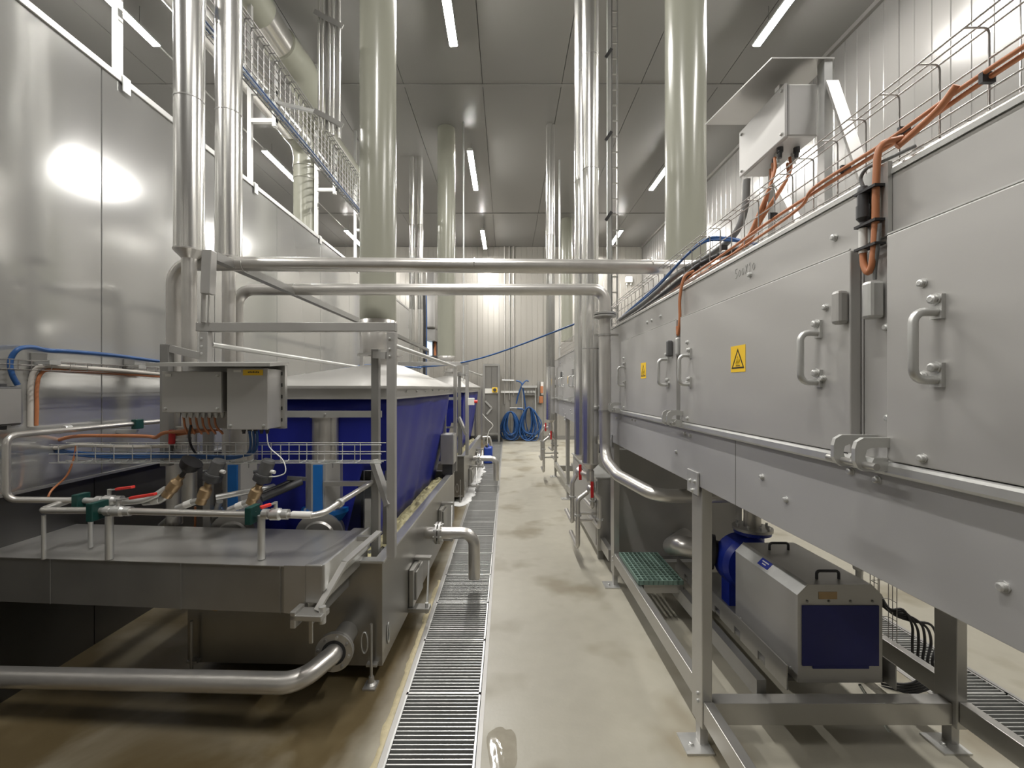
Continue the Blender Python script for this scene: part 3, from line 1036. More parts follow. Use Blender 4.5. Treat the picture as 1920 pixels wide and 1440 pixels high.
# ------------------------------------------------------------------ drain pipe with flange in front of the tank
t = thing('drain_pipe', 'thick satin drain pipe with bolted flange along the floor in front of the tank', 'pipe', (-0.9, 2.1, 0.15))
a0, a1 = V((-2.58, 2.14, 0.20)), W(560, 1281, 2.02)
fl0, fl1 = W(627, 1222, 2.20), W(655, 1178, 2.44)
d = (fl1 - fl0).normalized()
MB().tube(arc([a0, a1 + V((0.0, 0, 0)), fl0 - d * 0.03, fl0], 0.22, 10), 0.047, 26).build('pipe', 'satin', t)
MB().lathe(fl0 - d * 0.012, d, [(0, 0.095), (0.014, 0.095)], 28).build('flange', 'steel', t)
MB().lathe(fl0 + d * 0.004, d, [(0, 0.095), (0.016, 0.095)], 28).build('flange', 'steel', t)
MB().cyl(fl0 - d * 0.0135, fl0 - d * 0.0125, 0.062, 28).build('gasket', 'dark_gap', t)
MB().tube([fl0 + d * 0.02, fl1], 0.058, 26).build('stub', 'steel', t)
u, b_ = frame_of(d)
for k in range(8):
    a = k * math.pi / 4 + 0.2
    q = fl0 + (u * math.cos(a) + b_ * math.sin(a)) * 0.079
    MB().cyl(q - d * 0.022, q + d * 0.03, 0.0075, 8).build('flange_bolt', 'steel_dark' if k % 3 else 'galvanised', t)
# ------------------------------------------------------------------ junction boxes and roof plate
def junction_box(label, x0, x1, z0, z1, y0, y1, screws, group='junction boxes over the trough'):
    t = thing('junction_box', label, 'junction box', ((x0 + x1) / 2, (y0 + y1) / 2, z0), group)
    MB().box(x0, x1, y0 + 0.012, y1, z0, z1).build('body', 'steel_panel', t, bevel=0.004)
    MB().box(x0 - 0.002, x1 + 0.002, y0, y0 + 0.011, z0 - 0.002, z1 + 0.002).build('lid', 'steel_panel', t, bevel=0.003)
    for x, z in screws:
        bolt(t, (x, y0, z), 'y', 0.0065, 'screw')
    return t


BY = 2.26
p0, p1 = W(304, 773, BY), W(414, 697, BY)
ja = junction_box('wide stainless junction box with orange cables below', p0.x, p1.x, p0.z, p1.z, BY, 2.41,
                  [(p0.x + 0.018, p0.z + 0.02), (p1.x - 0.018, p0.z + 0.02), (p1.x - 0.018, p1.z - 0.02)])
for k in range(8):
    x = p0.x + 0.035 + k * 0.034
    MB().lathe((x, 2.33, p0.z), (0, 0, -1), [(0, 0.012), (0.018, 0.012), (0.018, 0.009), (0.034, 0.008)], 10).build('cable_gland', 'galvanised', ja)
MB().box(p0.x + 0.018, p0.x + 0.048, BY - 0.003, BY - 0.0005, p1.z - 0.025, p1.z - 0.012).build('name_tag', 'white_plastic', ja)
jx0 = p0.x
q0, q1 = W(426, 805, BY), W(501, 691, BY)
jb = junction_box('tall stainless junction box with a yellow label', q0.x, q1.x, q0.z, q1.z, BY, 2.41,
                  [(q0.x + 0.018, q0.z + 0.02), (q1.x - 0.018, q0.z + 0.02)])
MB().box(q0.x + 0.085, q0.x + 0.19, BY - 0.003, BY - 0.0005, q1.z - 0.036, q1.z - 0.006).build('yellow_label', 'yellow', jb)['label'] = 'yellow label with a line of small print'
for k in range(7):
    MB().box(q0.x + 0.112 + k * 0.0088, q0.x + 0.117 + k * 0.0088, BY - 0.0042, BY - 0.003, q1.z - 0.023, q1.z - 0.0165 + 0.002 * (k % 2)).build('print_mark', 'sign_black', jb)
MB().box(q0.x + 0.035, q0.x + 0.075, BY - 0.003, BY - 0.0005, q1.z - 0.02, q1.z - 0.008).build('name_tag', 'white_plastic', jb)
for k in range(5):
    x = q0.x + 0.045 + k * 0.032
    MB().lathe((x, 2.33, q0.z), (0, 0, -1), [(0, 0.011), (0.018, 0.011), (0.018, 0.008), (0.03, 0.008)], 10).build('cable_gland', 'dark_plastic', jb)
t = thing('mounting_plate', 'slotted stainless back plate with roof sheet over the junction boxes', 'plate', (-1.5, 2.43, 1.42))
MB().box(jx0 - 0.01, W(540, 0, 2.44).x, 2.415, 2.425, q0.z - 0.01, 1.775).build('back_plate', 'steel_panel', t)
MB().box(jx0 + 0.30, q0.x + 0.02, 2.411, 2.4145, q0.z + 0.07, 1.74).build('gap_shade_strip', 'dark_gap', t)  # dark strip added to paint the shade in the gap between the boxes
m = MB().box(W(532, 0, 2.43).x - 0.012, W(540, 0, 2.44).x + 0.003, 2.40, 2.426, q0.z - 0.01, 1.775)
m.build('folded_edge', 'steel', t)
for k in range(5):
    MB().box(W(536, 0, 2.44).x - 0.004, W(536, 0, 2.44).x + 0.002, 2.397, 2.3995, q0.z + 0.03 + 0.065 * k, q0.z + 0.05 + 0.065 * k).build('slot', 'dark_gap', t)
za, zb = W(0, 687, 2.18).z, 1.80
m = MB().prism([(W(273, 0, 2.18).x, 2.18, za), (W(506, 0, 2.18).x, 2.18, za), (W(540, 0, 2.43).x, 2.435, zb - 0.02), (W(273, 0, 2.18).x + 0.06, 2.435, zb - 0.02)], (0, 0, 0.018))
m.build('roof_sheet', 'lid_white', t)

# ------------------------------------------------------------------ wire tray in front of the pumps
basket('wire cable tray running in front of the pumps below the junction boxes', (-2.52, 2.44, 1.235), (1, 0, 0), (0, -1, 0), (0, 0, 1), 1.83, 0.09, 0.10, 0.102, nw=3, r=0.0026, mt='galvanised')

# ------------------------------------------------------------------ pumps
def make_pump(label, x, y):
    t = thing('tank_pump', label, 'pump', (x, y, 0.60), 'blue and stainless tank pumps')
    MB().lathe((x, y, 1.19), (0, 0, 1), [(0, 0.082), (0.27, 0.082), (0.27, 0.095), (0.278, 0.095)], 28).build('motor_can', 'satin', t)
    MB().cyl((x + 0.058, y - 0.03, 1.19), (x + 0.058, y - 0.03, 1.46), 0.032, 14).build('side_tube', 'satin', t)
    poly = []
    for k in range(8):
        a = math.pi / 8 + k * math.pi / 4
        poly.append((x + 0.118 * math.cos(a), y + 0.118 * math.sin(a), 0.885))
    MB().prism(poly, (0, 0, 0.295)).build('housing', 'steel_panel', t)
    MB().box(x - 0.028, x + 0.028, y - 0.122, y - 0.108, 0.86, 1.175).build('front_strip', 'blue_bright', t)['label'] = 'bright blue strip'
    m = MB().lathe((x, y, 0.70), (0, 0, 1), [(0, 0.09), (0.10, 0.10), (0.16, 0.145), (0.186, 0.145)], 24)
    m.build('pump_head', 'blue_bright', t)
    for k in range(4):
        a = math.pi / 4 + k * math.pi / 2
        MB().cyl((x + 0.128 * math.cos(a), y + 0.128 * math.sin(a), 0.85), (x + 0.128 * math.cos(a), y + 0.128 * math.sin(a), 0.90), 0.008, 8).build('head_bolt', 'galvanised', t)
    MB().lathe((x + 0.02, y - 0.13, 0.74), (0, -1, 0), [(-0.16, 0.10), (0, 0.11), (0, 0.15), (0.018, 0.15), (0.018, 0.10), (0.03, 0.09)], 30).build('volute', 'steel', t)
    MB().tube([(x + 0.02, y + 0.0, 0.72), (x + 0.02, y, 0.48)], 0.06, 18).build('suction_pipe', 'steel_dark', t)
    for dx in (-0.07, 0.07):
        MB().box(x + dx - 0.008, x + dx + 0.008, y - 0.08, y + 0.0, 1.15, 1.185).build('cover_clip', 'steel_dark', t)
    return t


PY = 2.74
make_pump('tank pump with bright blue strip, closest to the guard frame corner', W(611, 0, PY).x, PY)
make_pump('tank pump with bright blue strip, half hidden below the tall junction box', W(458, 0, PY).x, PY)

# ------------------------------------------------------------------ water pipes and valves on the trough cover
def clamp(t, p, s=0.03):
    MB().box(p[0] - 0.016, p[0] + 0.016, p[1] - s, p[1] + s, p[2] - s, p[2] + s).build('pipe_clamp', 'green_clamp', t, bevel=0.004)


def ball_valve(t, p, d, r, handle_to):
    """valve body along direction d at p, red lever towards handle_to"""
    p, d = V(p), V(d).normalized()
    MB().lathe(p, d, [(-0.062, r * 1.15), (-0.062, r * 1.5), (-0.035, r * 1.5), (-0.033, r * 1.15), (-0.02, r * 1.75), (0.02, r * 1.75), (0.033, r * 1.15), (0.035, r * 1.5), (0.062, r * 1.5), (0.062, r * 1.15)], 12).build('valve_body', 'galvanised', t)
    k = p + V((0, 0, r * 1.5))
    MB().cyl(k, k + V((0, 0, 0.035)), 0.009, 10).build('valve_stem', 'galvanised', t)
    h = k + V((0, 0, 0.03))
    MB().bar(h, h + (V(handle_to) - h) * 0.4, 0.018, 0.006).build('lever_arm', 'galvanised', t)
    MB().bar(h + (V(handle_to) - h) * 0.32, handle_to, 0.022, 0.014).build('lever', 'red_bright', t, bevel=0.003)


pr = 0.0155
# back line
t = thing('water_pipe', 'thin water pipe along the clad wall dropping to a red-lever valve', 'pipe', (-2.4, 2.25, 0.9), 'thin water pipes over the trough')
pA = [W(300, 790, 3.05), W(12, 817, 2.10), W(12, 937, 2.10), W(150, 938, 2.22)]
MB().tube(arc(pA, 0.045, 6), pr, 14).build('pipe', 'satin', t)
MB().tube(spline([W(150, 938, 2.22), W(240, 941, 2.25), W(280, 934, 2.27), W(312, 915, 2.30)], 6), pr, 14).build('hose', 'galvanised', t)
q = W(205, 938, 2.23)
ball_valve(t, q, (1, 0.1, 0), pr, W(250, 913, 2.2))
clamp(t, W(152, 938, 2.22), 0.036)
MB().cyl(W(170, 945, 2.22), V((W(170, 0, 2.22).x, 2.22, 0.82)), 0.011, 10).build('stand', 'galvanised', t)
f = W(125, 803, 2.35)
MB().lathe(W(126, 804, 2.41), pA[0] - pA[1], [(-0.02, 0.018), (-0.015, 0.022), (0.015, 0.022), (0.02, 0.018)], 12).build('pipe_union', 'galvanised', t)
clamp(t, W(258, 795, 2.85), 0.032)
MB().box(W(258, 0, 2.85).x - 0.24, W(258, 0, 2.85).x, 2.84, 2.86, W(0, 803, 2.85).z - 0.03, W(0, 803, 2.85).z - 0.01).build('wall_bracket', 'galvanised', t)
# front line
t = thing('water_pipe', 'thin water pipe on three short stands across the trough cover', 'pipe', (-1.6, 2.08, 0.83), 'thin water pipes over the trough')
FY = 2.08
MB().tube(arc([W(125, 940, 2.22), W(76, 957, FY), W(182, 957, FY)], 0.03, 5), pr, 14).build('pipe', 'satin', t)
MB().tube([W(182, 957, FY), W(480, 965, FY)], pr * 1.05, 14).build('pipe', 'satin', t)
ball_valve(t, W(222, 958, FY), (1, 0, -0.02), pr, W(292, 926, FY))
ball_valve(t, W(517, 964, FY), (1, 0, -0.01), pr * 1.1, W(488, 952, FY - 0.05))
clamp(t, W(183, 957, FY), 0.044)
clamp(t, W(474, 964, FY), 0.042)
MB().tube(arc([W(520, 965, FY), W(600, 968, FY), W(640, 940, 2.22), W(700, 903, 2.55)], 0.10, 6), pr, 14).build('pipe', 'satin', t)
MB().tube([W(548, 965, FY), W(585, 966, FY)], pr + 0.002, 14).build('white_sleeve', 'white_plastic', t)
MB().lathe(W(637, 943, 2.205), W(700, 903, 2.55) - W(640, 940, 2.22), [(-0.012, 0.017), (-0.01, 0.022), (0.01, 0.022), (0.012, 0.017)], 12).build('pipe_union', 'galvanised', t)
for px in (82, 205, 490):
    x = W(px, 0, FY).x
    MB().cyl((x, FY, 0.815), (x, FY, W(0, 966, FY).z), 0.009 if px == 82 else 0.017, 12).build('stand', 'galvanised', t)

# angle seat valves
def angle_valve(label, a, b, c, d, act, low):
    t = thing('angle_valve', label, 'valve', a, 'bronze angle valves')
    ax = (b - a).normalized()
    L = (b - a).length
    MB().lathe(a, ax, [(0, 0.017), (0.0, 0.026), (L * 0.25, 0.026), (L * 0.35, 0.031), (L * 0.7, 0.031), (L * 0.85, 0.018), (L, 0.018)], 14).build('body', 'bronze', t)
    if act:
        L2 = (d - c).length
        MB().lathe(c, (d - c), [(-0.02, 0.020), (0, 0.020), (0, 0.042), (0.035, 0.042), (0.035, 0.034), (L2 * 0.9, 0.034), (L2, 0.028)], 18).build('actuator', 'grey_plastic', t)
        MB().lathe(c, (d - c), [(-0.003, 0.046), (0.03, 0.046)], 18).build('actuator_base', 'dark_plastic', t)
        e = (c + d) / 2
        MB().cyl(e, e + V((0.055, -0.01, -0.012)), 0.010, 10).build('pilot', 'white_plastic', t)
        MB().cyl(e, e + V((-0.055, -0.015, -0.01)), 0.010, 10).build('pilot', 'dark_plastic', t)
    else:
        MB().lathe(b, (ax.x, ax.y, ax.z), [(0, 0.012), (0.03, 0.012), (0.06, 0.045), (0.10, 0.055)], 14).build('funnel', 'black_rubber', t)
    MB().tube(spline([a + ax * 0.02, low[0], low[1]], 6), 0.017, 14).build('inlet_pipe', 'galvanised', t)
    m0, m1 = low[0], low[1]
    MB().tube([m0 + (m1 - m0) * 0.0, m0 + (m1 - m0) * 0.45], 0.0195, 14).build('white_sleeve', 'white_plastic', t)
    return t


VY2 = 2.30
angle_valve('bronze angle valve without actuator, leftmost of three over the trough', W(312, 930, VY2), W(340, 893, VY2), None, None, False, (W(300, 938, VY2), W(270, 942, VY2)))
angle_valve('bronze angle valve with grey actuator, middle of three over the trough', W(376, 944, VY2), W(391, 906, VY2), W(397, 899, VY2), W(412, 862, VY2), True, (W(360, 942, VY2), W(332, 953, VY2)))
angle_valve('bronze angle valve with grey actuator, rightmost of three over the trough', W(470, 944, VY2), W(487, 908, VY2), W(491, 900, VY2), W(505, 862, VY2), True, (W(456, 945, VY2), W(430, 956, VY2)))
for i, (a, b, lab) in enumerate((((345, 948), (302, 985), 'short bright pipe dropping behind the trough under the leftmost bronze valve'),
                                 ((412, 940), (396, 990), 'short bright pipe dropping behind the trough between the two bronze valves'))):
    tag(MB().tube([W(a[0], a[1], 2.60), W(b[0], b[1], 2.68)], 0.018, 14).build('drop_pipe', 'galvanised'), lab, 'pipe', 'short drop pipes')
tag(MB().tube(arc([W(405, 933, 2.42), W(500, 915, 2.55), W(512, 912, 2.62)], 0.05, 5), 0.017, 14).build('feed_pipe', 'galvanised'), 'bright feed pipe running from the middle bronze valve towards the pumps', 'pipe')
t = thing('gas_strut', 'dark thick hose strut behind the rightmost bronze valve', 'strut', W(490, 935, 2.45))
MB().tube([W(490, 935, 2.45), W(565, 903, 2.62)], 0.022, 14).build('cylinder', 'dark_plastic', t)
MB().bar(W(538, 896, 2.60), W(575, 898, 2.64), 0.03, 0.02).build('end_fitting', 'grey_plastic', t)
MB().tube([W(492, 925, 2.47), W(552, 899, 2.63)], 0.012, 10).build('hose', 'black_rubber', t)

# ------------------------------------------------------------------ cables of the left line
gz = ja.location.z
for k in range(6):
    x = jx0 + 0.06 + 0.034 * k
    a = V((x, 2.33, gz - 0.03))
    cable('orange_cable', 'orange cable sagging out of the wide junction box, %s' % ('leftmost of six', 'second from the left', 'third from the left', 'fourth from the left', 'fifth from the left', 'rightmost of six')[k], [a, a + V((0.012, -0.005, -0.05)), a + V((0.03 + 0.004 * k, -0.01, -0.09)), V((x - 0.02, 2.37, gz - 0.105)), V((jx0 - 0.02, 2.385, gz - 0.115 - 0.004 * k))], 0.0055, 'orange_cable', 'orange cables below the wide junction box', 6, 4)
cable('orange_cable', 'thick orange cable loop entering the front wire tray from the left', [V((jx0 + 0.1, 2.36, gz - 0.11)), W(310, 811, 2.35), W(292, 820, 2.37), W(275, 818, 2.40), W(210, 817, 2.42), W(140, 818, 2.46), W(100, 827, 2.5), W(86, 822, 2.6)], 0.010, 'orange_cable')
cable('orange_cable', 'orange cable hanging from the front tray down to the trough', [W(143, 836, 2.42), W(138, 860, 2.42), W(125, 892, 2.40), W(98, 918, 2.35), W(90, 932, 2.26)], 0.005, 'orange_cable')
cable('orange_cable', 'orange cable end dangling behind the middle bronze valve', [W(366, 950, 2.62), W(366, 975, 2.63), W(365, 992, 2.64)], 0.006, 'orange_cable', None, 6, 3)
cable('pale_cable', 'pale cable bundle tied along the front wire tray', [W(315, 836, 2.40), W(250, 838, 2.42), W(190, 836, 2.42), W(140, 835, 2.43), W(105, 840, 2.45), W(76, 833, 2.5), W(62, 828, 2.58)], 0.011, 'pale_cable')
for k in range(3):
    cable('blue_cable', 'blue cable in the front wire tray, %s of three below the tall junction box' % ('lowest', 'middle', 'uppermost')[k],
          [W(468 + 7 * k, 808, 2.32), W(470 + 6 * k, 835, 2.34), W(462 + 4 * k, 852, 2.38), W(430, 860 - 2 * k, 2.40), W(370, 858 - 2 * k, 2.40), W(300, 857 - 3 * k, 2.40), W(210, 858 - 3 * k, 2.41), W(130, 852 - 3 * k, 2.43), W(70, 838 - 3 * k, 2.52)], 0.0065, 'blue_hose', 'blue cables in the front wire tray', 6, 4)
cable('black_cable', 'black cable dropping from the wide junction box into the front tray', [W(358, 797, 2.31), W(355, 815, 2.31), W(358, 835, 2.34), W(368, 852, 2.39)], 0.006, 'black_rubber')
cable('thin_tube', 'thin clear air tube looping from the tall junction box to the grey actuator', [W(500, 810, 2.33), W(505, 838, 2.31), W(530, 862, 2.29), W(535, 885, 2.27), W(520, 893, 2.27), W(505, 894, 2.28)], 0.003, 'white_plastic')
cable('thin_tube', 'thin grey air tube running to the leftmost bronze valve funnel', [W(372, 862, 2.36), W(355, 878, 2.34), W(340, 894, 2.31)], 0.0045, 'grey_cable')
tag(MB().tube([W(323, 806, 2.36), W(322, 832, 2.36)], 0.016, 14).build('red_sleeve', 'red_plastic'), 'dark red sleeve below the wide junction box', 'sleeve')
t = thing('sensor_tube', 'short upright metal tube with ring clips below the wide junction box', 'sensor', W(342, 862, 2.5))
MB().tube([W(342, 800, 2.5), W(342, 858, 2.5)], 0.032, 16).build('tube', 'satin', t)
for py in (823, 842):
    MB().lathe(W(342, py, 2.5), (0, 0, 1), [(-0.006, 0.033), (-0.006, 0.045), (0.006, 0.045), (0.006, 0.033)], 16).build('ring', 'galvanised', t)
MB().box(W(328, 0, 2.5).x, W(358, 0, 2.5).x, 2.46, 2.54, W(0, 866, 2.5).z, W(0, 858, 2.5).z).build('base', 'steel', t)

# ------------------------------------------------------------------ tray and cables on the clad wall
basket('small wire tray with cables fixed to the clad wall', (-2.575, 1.9, 1.745), (0, 1, 0), (1, 0, 0), (0, 0, 1), 1.7, 0.07, 0.05, 0.1, nw=3, r=0.002, pieces=False)
cable('pale_cable', 'pale cable bundle bending down from the small wall tray', [W(302, 702, 3.1), W(215, 694, 2.72), W(150, 690, 2.52), W(90, 686, 2.36), W(68, 692, 2.33), W(58, 715, 2.32), W(57, 760, 2.32), W(57, 800, 2.32)], 0.013, 'pale_cable')
cable('orange_cable', 'orange cable bending down from the small wall tray', [W(302, 706, 3.1), W(215, 700, 2.74), W(150, 696, 2.54), W(95, 693, 2.38), W(75, 703, 2.35), W(69, 730, 2.34), W(69, 765, 2.34), W(68, 798, 2.34)], 0.009, 'orange_cable')
cable('blue_hose', 'blue hose looping out of the small wall tray beside the wall box', [W(300, 678, 3.15), W(220, 667, 2.8), W(130, 659, 2.5), W(90, 657, 2.4), W(60, 651, 2.3), W(34, 655, 2.22), W(20, 675, 2.2), W(22, 700, 2.2), W(33, 722, 2.22)], 0.012, 'blue_hose', cat='hose')
cable('grey_cable', 'grey cables clipped along the clad wall above the front tray', [W(26, 724, 2.24), W(27, 760, 2.24), W(28, 798, 2.24)], 0.013, 'grey_cable')
t = thing('wall_box', 'grey plastic box fixed to the clad wall at the picture edge', 'box', (-2.56, 2.14, 1.45))
MB().box(-2.595, -2.50, 2.08, 2.20, 1.46, 1.655).build('body', 'grey_plastic', t, bevel=0.006)
MB().box(-2.50, -2.492, 2.09, 2.19, 1.47, 1.645).build('lid', 'steel_dull', t)
for z in (1.45, 1.66):
    MB().box(-2.598, -2.53, 2.12, 2.16, z - 0.012, z + 0.01).build('bracket', 'dark_plastic', t)
for i, (px, py) in enumerate(((70, 680), (240, 688))):
    p = W(px, py, 2.08e3 / (950 - px))
    t = thing('tray_bracket', 'small dark bracket holding the wall tray, %s one' % ('near' if i == 0 else 'far'), 'bracket', (-2.58, p.y, p.z))
    MB().box(-2.598, -2.50, p.y - 0.03, p.y + 0.03, p.z - 0.012, p.z + 0.012).build('arm', 'galvanised', t)
    MB().box(-2.599, -2.59, p.y - 0.04, p.y + 0.04, p.z - 0.05, p.z + 0.05).build('plate', 'steel_dark', t)

# ================================================================== PROCESS TUNNEL ON THE RIGHT
PX = 0.885          # casing plane
DX = 0.856          # door plane
DOORS = [(-0.10, 0.962), (1.063, 2.105), (2.155, 3.20)]


def handle_mesh(mb, y, z0, z1, x=DX, out=0.052):
    mb.tube(arc([(x, y, z1), (x - out, y, z1), (x - out, y, z0), (x, y, z0)], 0.022, 5), 0.0085, 12)
    for z in (z0, z1):
        mb.box(x - 0.008, x, y - 0.012, y + 0.012, z - 0.014, z + 0.034)


def warning_sign(door, yc, zc, s=0.098):
    """yellow square with a black-edged triangle and a hot-surface mark, on the door face (facing -x)"""
    x = DX
    m = MB()
    m.box(x - 0.0012, x, yc - s / 2, yc + s / 2, zc - s / 2, zc + s / 2)
    m.build('warning_sign', 'yellow', door)['label'] = 'yellow hot-surface warning sign'
    m = MB()
    a, t_ = 0.043, 0.0045
    h = a * 2 * 0.866
    zb = zc - 0.036
    P = [(yc - a, zb), (yc + a, zb), (yc, zb + h)]
    Q = [(yc - a + t_ * 2.0, zb + t_ * 1.25), (yc + a - t_ * 2.0, zb + t_ * 1.25), (yc, zb + h - t_ * 2.2)]
    for i in range(3):
        j = (i + 1) % 3
        m.prism([(x - 0.0012, *P[i]), (x - 0.0012, *P[j]), (x - 0.0012, *Q[j]), (x - 0.0012, *Q[i])], (-0.0006, 0, 0))
    m.box(x - 0.0018, x - 0.0012, yc - 0.014, yc + 0.014, zb + 0.009, zb + 0.0115)
    m.build('triangle_mark', 'sign_black', door)
    m = MB()
    for k in (-1, 0, 1):
        pts = [(x - 0.0016, yc + 0.009 * k + 0.003 * math.sin(i * 1.3), zb + 0.014 + 0.0045 * i) for i in range(8 if k == 0 else 6)]
        m.tube(pts, 0.0016, 4)
    m.build('heat_mark', 'sign_dim', door)


def hook(t, y, dx=0.0, dz=0.0, s=1.0):
    """C-shaped hinge hook plate in the xz... plane facing the camera: it stands across the casing"""
    x0 = PX - 0.002
    z = 1.463 + dz
    out = [(x0, z + 0.075), (x0 - 0.085, z + 0.075), (x0 - 0.100, z + 0.066), (x0 - 0.105, z + 0.05), (x0 - 0.105, z + 0.022), (x0 - 0.098, z + 0.008), (x0 - 0.085, z),
           (x0 - 0.05, z), (x0 - 0.05, z + 0.008), (x0, z + 0.008), (x0, z + 0.03), (x0 - 0.062, z + 0.03), (x0 - 0.068, z + 0.018), (x0 - 0.078, z + 0.02),
           (x0 - 0.082, z + 0.035), (x0 - 0.078, z + 0.048), (x0 - 0.068, z + 0.053), (x0, z + 0.053)]
    n = len(out)
    m = MB()
    outer = out[:8]
    # build as strips so that the plate stays free of odd polygons
    top = [(x0, z + 0.075), (x0 - 0.085, z + 0.075), (x0 - 0.068, z + 0.053), (x0, z + 0.053)]
    left = [(x0 - 0.085, z + 0.075), (x0 - 0.100, z + 0.066), (x0 - 0.105, z + 0.05), (x0 - 0.105, z + 0.022), (x0 - 0.098, z + 0.008), (x0 - 0.085, z), (x0 - 0.078, z + 0.02), (x0 - 0.082, z + 0.035), (x0 - 0.078, z + 0.048), (x0 - 0.068, z + 0.053)]
    bot = [(x0 - 0.085, z), (x0 - 0.03, z), (x0 - 0.03, z + 0.03), (x0 - 0.062, z + 0.03), (x0 - 0.068, z + 0.018), (x0 - 0.078, z + 0.02)]
    for pl in (top, left, bot):
        m.prism([(px_, y - 0.005, pz) for px_, pz in pl], (0, 0.010, 0))
    return m.build('hinge_hook', 'galvanised', t)


def make_tunnel():
    t = thing('process_tunnel', 'near stainless process tunnel with access doors and warning signs', 'machine', (1.48, 1.5, 0), 'process tunnels')
    y0, y1 = -0.62, 3.62
    # casing with recessed joint strips at the module borders
    for a, b in ((y0, 1.0565), (1.0605, 2.118), (2.122, y1)):
        MB().box(PX, 2.10, a, b, 1.47, 2.14).build('casing', 'steel_panel', t, bevel=0.003)
    for y in (1.0585, 2.12):
        MB().box(PX + 0.02, 2.08, y - 0.03, y + 0.03, 1.471, 2.12).build('joint_strip', 'dark_gap', t)
    MB().box(PX - 0.004, PX + 0.02, y0, y1, 2.14, 2.15).build('top_lip', 'galvanised', t)
    sk = [(y0, 1.63), (1.634, y1)]
    for a, b in sk:
        MB().box(PX - 0.010, PX + 0.012, a, b, 1.20, 1.462).build('skirt', 'steel_skirt', t, bevel=0.002)
    MB().box(2.09, 2.11, y0, y1, 1.20, 1.47).build('skirt', 'steel_skirt', t)
    MB().box(PX + 0.013, 2.089, y0, y1, 1.40, 1.468).build('underside', 'steel_dark', t)
    for a, b in ((y0, 1.02), (1.025, 2.16), (2.165, y1)):
        MB().box(PX - 0.034, PX - 0.001, a, b, 1.452, 1.484).build('rail', 'galvanised', t, bevel=0.008)
    for i, (a, b) in enumerate(DOORS):
        d = MB().box(DX, PX - 0.001, a, b, 1.486, 1.993).build('door', 'steel_panel', t, bevel=0.003)
        MB().box(DX - 0.0005, DX + 0.003, a + 0.002, b - 0.002, 1.9935, 1.997).build('top_edge', 'galvanised', d)
        for y in (a + 0.105, b - 0.118):
            m = MB()
            handle_mesh(m, y, 1.665, 1.800)
            m.build('handle', 'galvanised', d)
            for z in (1.69, 1.825):
                bolt(d, (DX - 0.008, y, z), 'x', 0.009)
        for y, z in ((a + 0.08, 1.865), (a + 0.09, 1.675), (b - 0.085, 1.865), (b - 0.085, 1.675), (b - 0.085, 1.505)):
            bolt(d, (DX, y, z), 'x', 0.0075)
        if i:
            warning_sign(d, a + 0.515 if i == 1 else a + 0.515, 1.757)
    for k, y in enumerate((1.012, 2.13, 3.27)):
        for dy in (0.028, -0.034):
            hook(t, y + dy - 0.02)
        MB().cyl((PX - 0.085, y + 0.05, 1.478), (PX - 0.085, y - 0.09, 1.478), 0.008, 10).build('hinge_pin', 'steel', t)
    # magnetic door switches
    for y in (1.06, 2.19):
        MB().box(DX - 0.028, DX, y + 0.005, y + 0.033, 1.81, 1.895).build('switch_magnet', 'grey_plastic' if y > 2 else 'steel_dull', t, bevel=0.008)
        MB().box(DX - 0.008, DX + 0.026, y - 0.066, y - 0.036, 1.812, 1.902).build('switch_body', 'galvanised', t, bevel=0.008)
    # bolts on casing and skirt
    for y, z in ((1.15, 2.055), (1.55, 2.06), (2.45, 2.06), (2.6, 2.06), (2.68, 2.06), (0.985, 1.58), (0.99, 1.79)):
        bolt(t, (PX, y, z), 'x', 0.008)
    for y, z in ((1.083, 1.438), (1.005, 1.433), (1.46, 1.345), (1.335, 1.30), (2.03, 1.425), (2.09, 1.425), (2.20, 1.32), (2.9, 1.43), (2.97, 1.43), (3.4, 1.41), (0.75, 1.30)):
        bolt(t, (PX - 0.010, y, z), 'x', 0.008)
    # stand: legs, rails, feet
    for y in (1.932, 3.52):
        for x in (0.884, 2.04):
            MB().box(x, x + 0.047, y, y + 0.105, 0.10, 1.20 if x < 1 else 1.40).build('leg', 'steel', t, bevel=0.003)
            MB().box(x + 0.006, x + 0.041, y + 0.03, y + 0.075, 0.008, 0.10).build('leg_foot', 'steel_dull', t)
            f = MB().box(x - 0.075, x + 0.05, y - 0.02, y + 0.10, 0.0005, 0.009).build('foot_plate', 'galvanised', t)
            bolt(f, (x - 0.035, y + 0.03, 0.009), 'z', 0.009)
        MB().box(0.875 - 0.012, 0.875 - 0.002, y + 0.0, y + 0.11, 1.16, 1.265).build('leg_bracket', 'galvanised', t, bevel=0.003)
        for dy, z in ((0.025, 1.22), (0.075, 1.215), (0.05, 1.175)):
            bolt(t, (0.862, y + dy, z), 'x', 0.007)
        MB().box(0.931, 2.04, y + 0.02, y + 0.085, 0.105, 0.205).build('cross_rail', 'steel', t, bevel=0.003)
        for z in (0.24, 0.205):
            bolt(t, (0.884, y + 0.04, z), 'x', 0.007)
    for x in (0.886, 2.045):
        MB().box(x, x + 0.045, 2.037, 3.52, 0.19, 0.285).build('long_rail', 'steel', t, bevel=0.003)
        MB().box(x + 0.004, x + 0.05, y0, 1.931, 0.13, 0.228).build('long_rail', 'steel', t, bevel=0.003)
    MB().box(1.19, 1.235, 2.03, 3.52, 0.17, 0.26).build('inner_rail', 'steel_dark', t)
    return t


tun = make_tunnel()
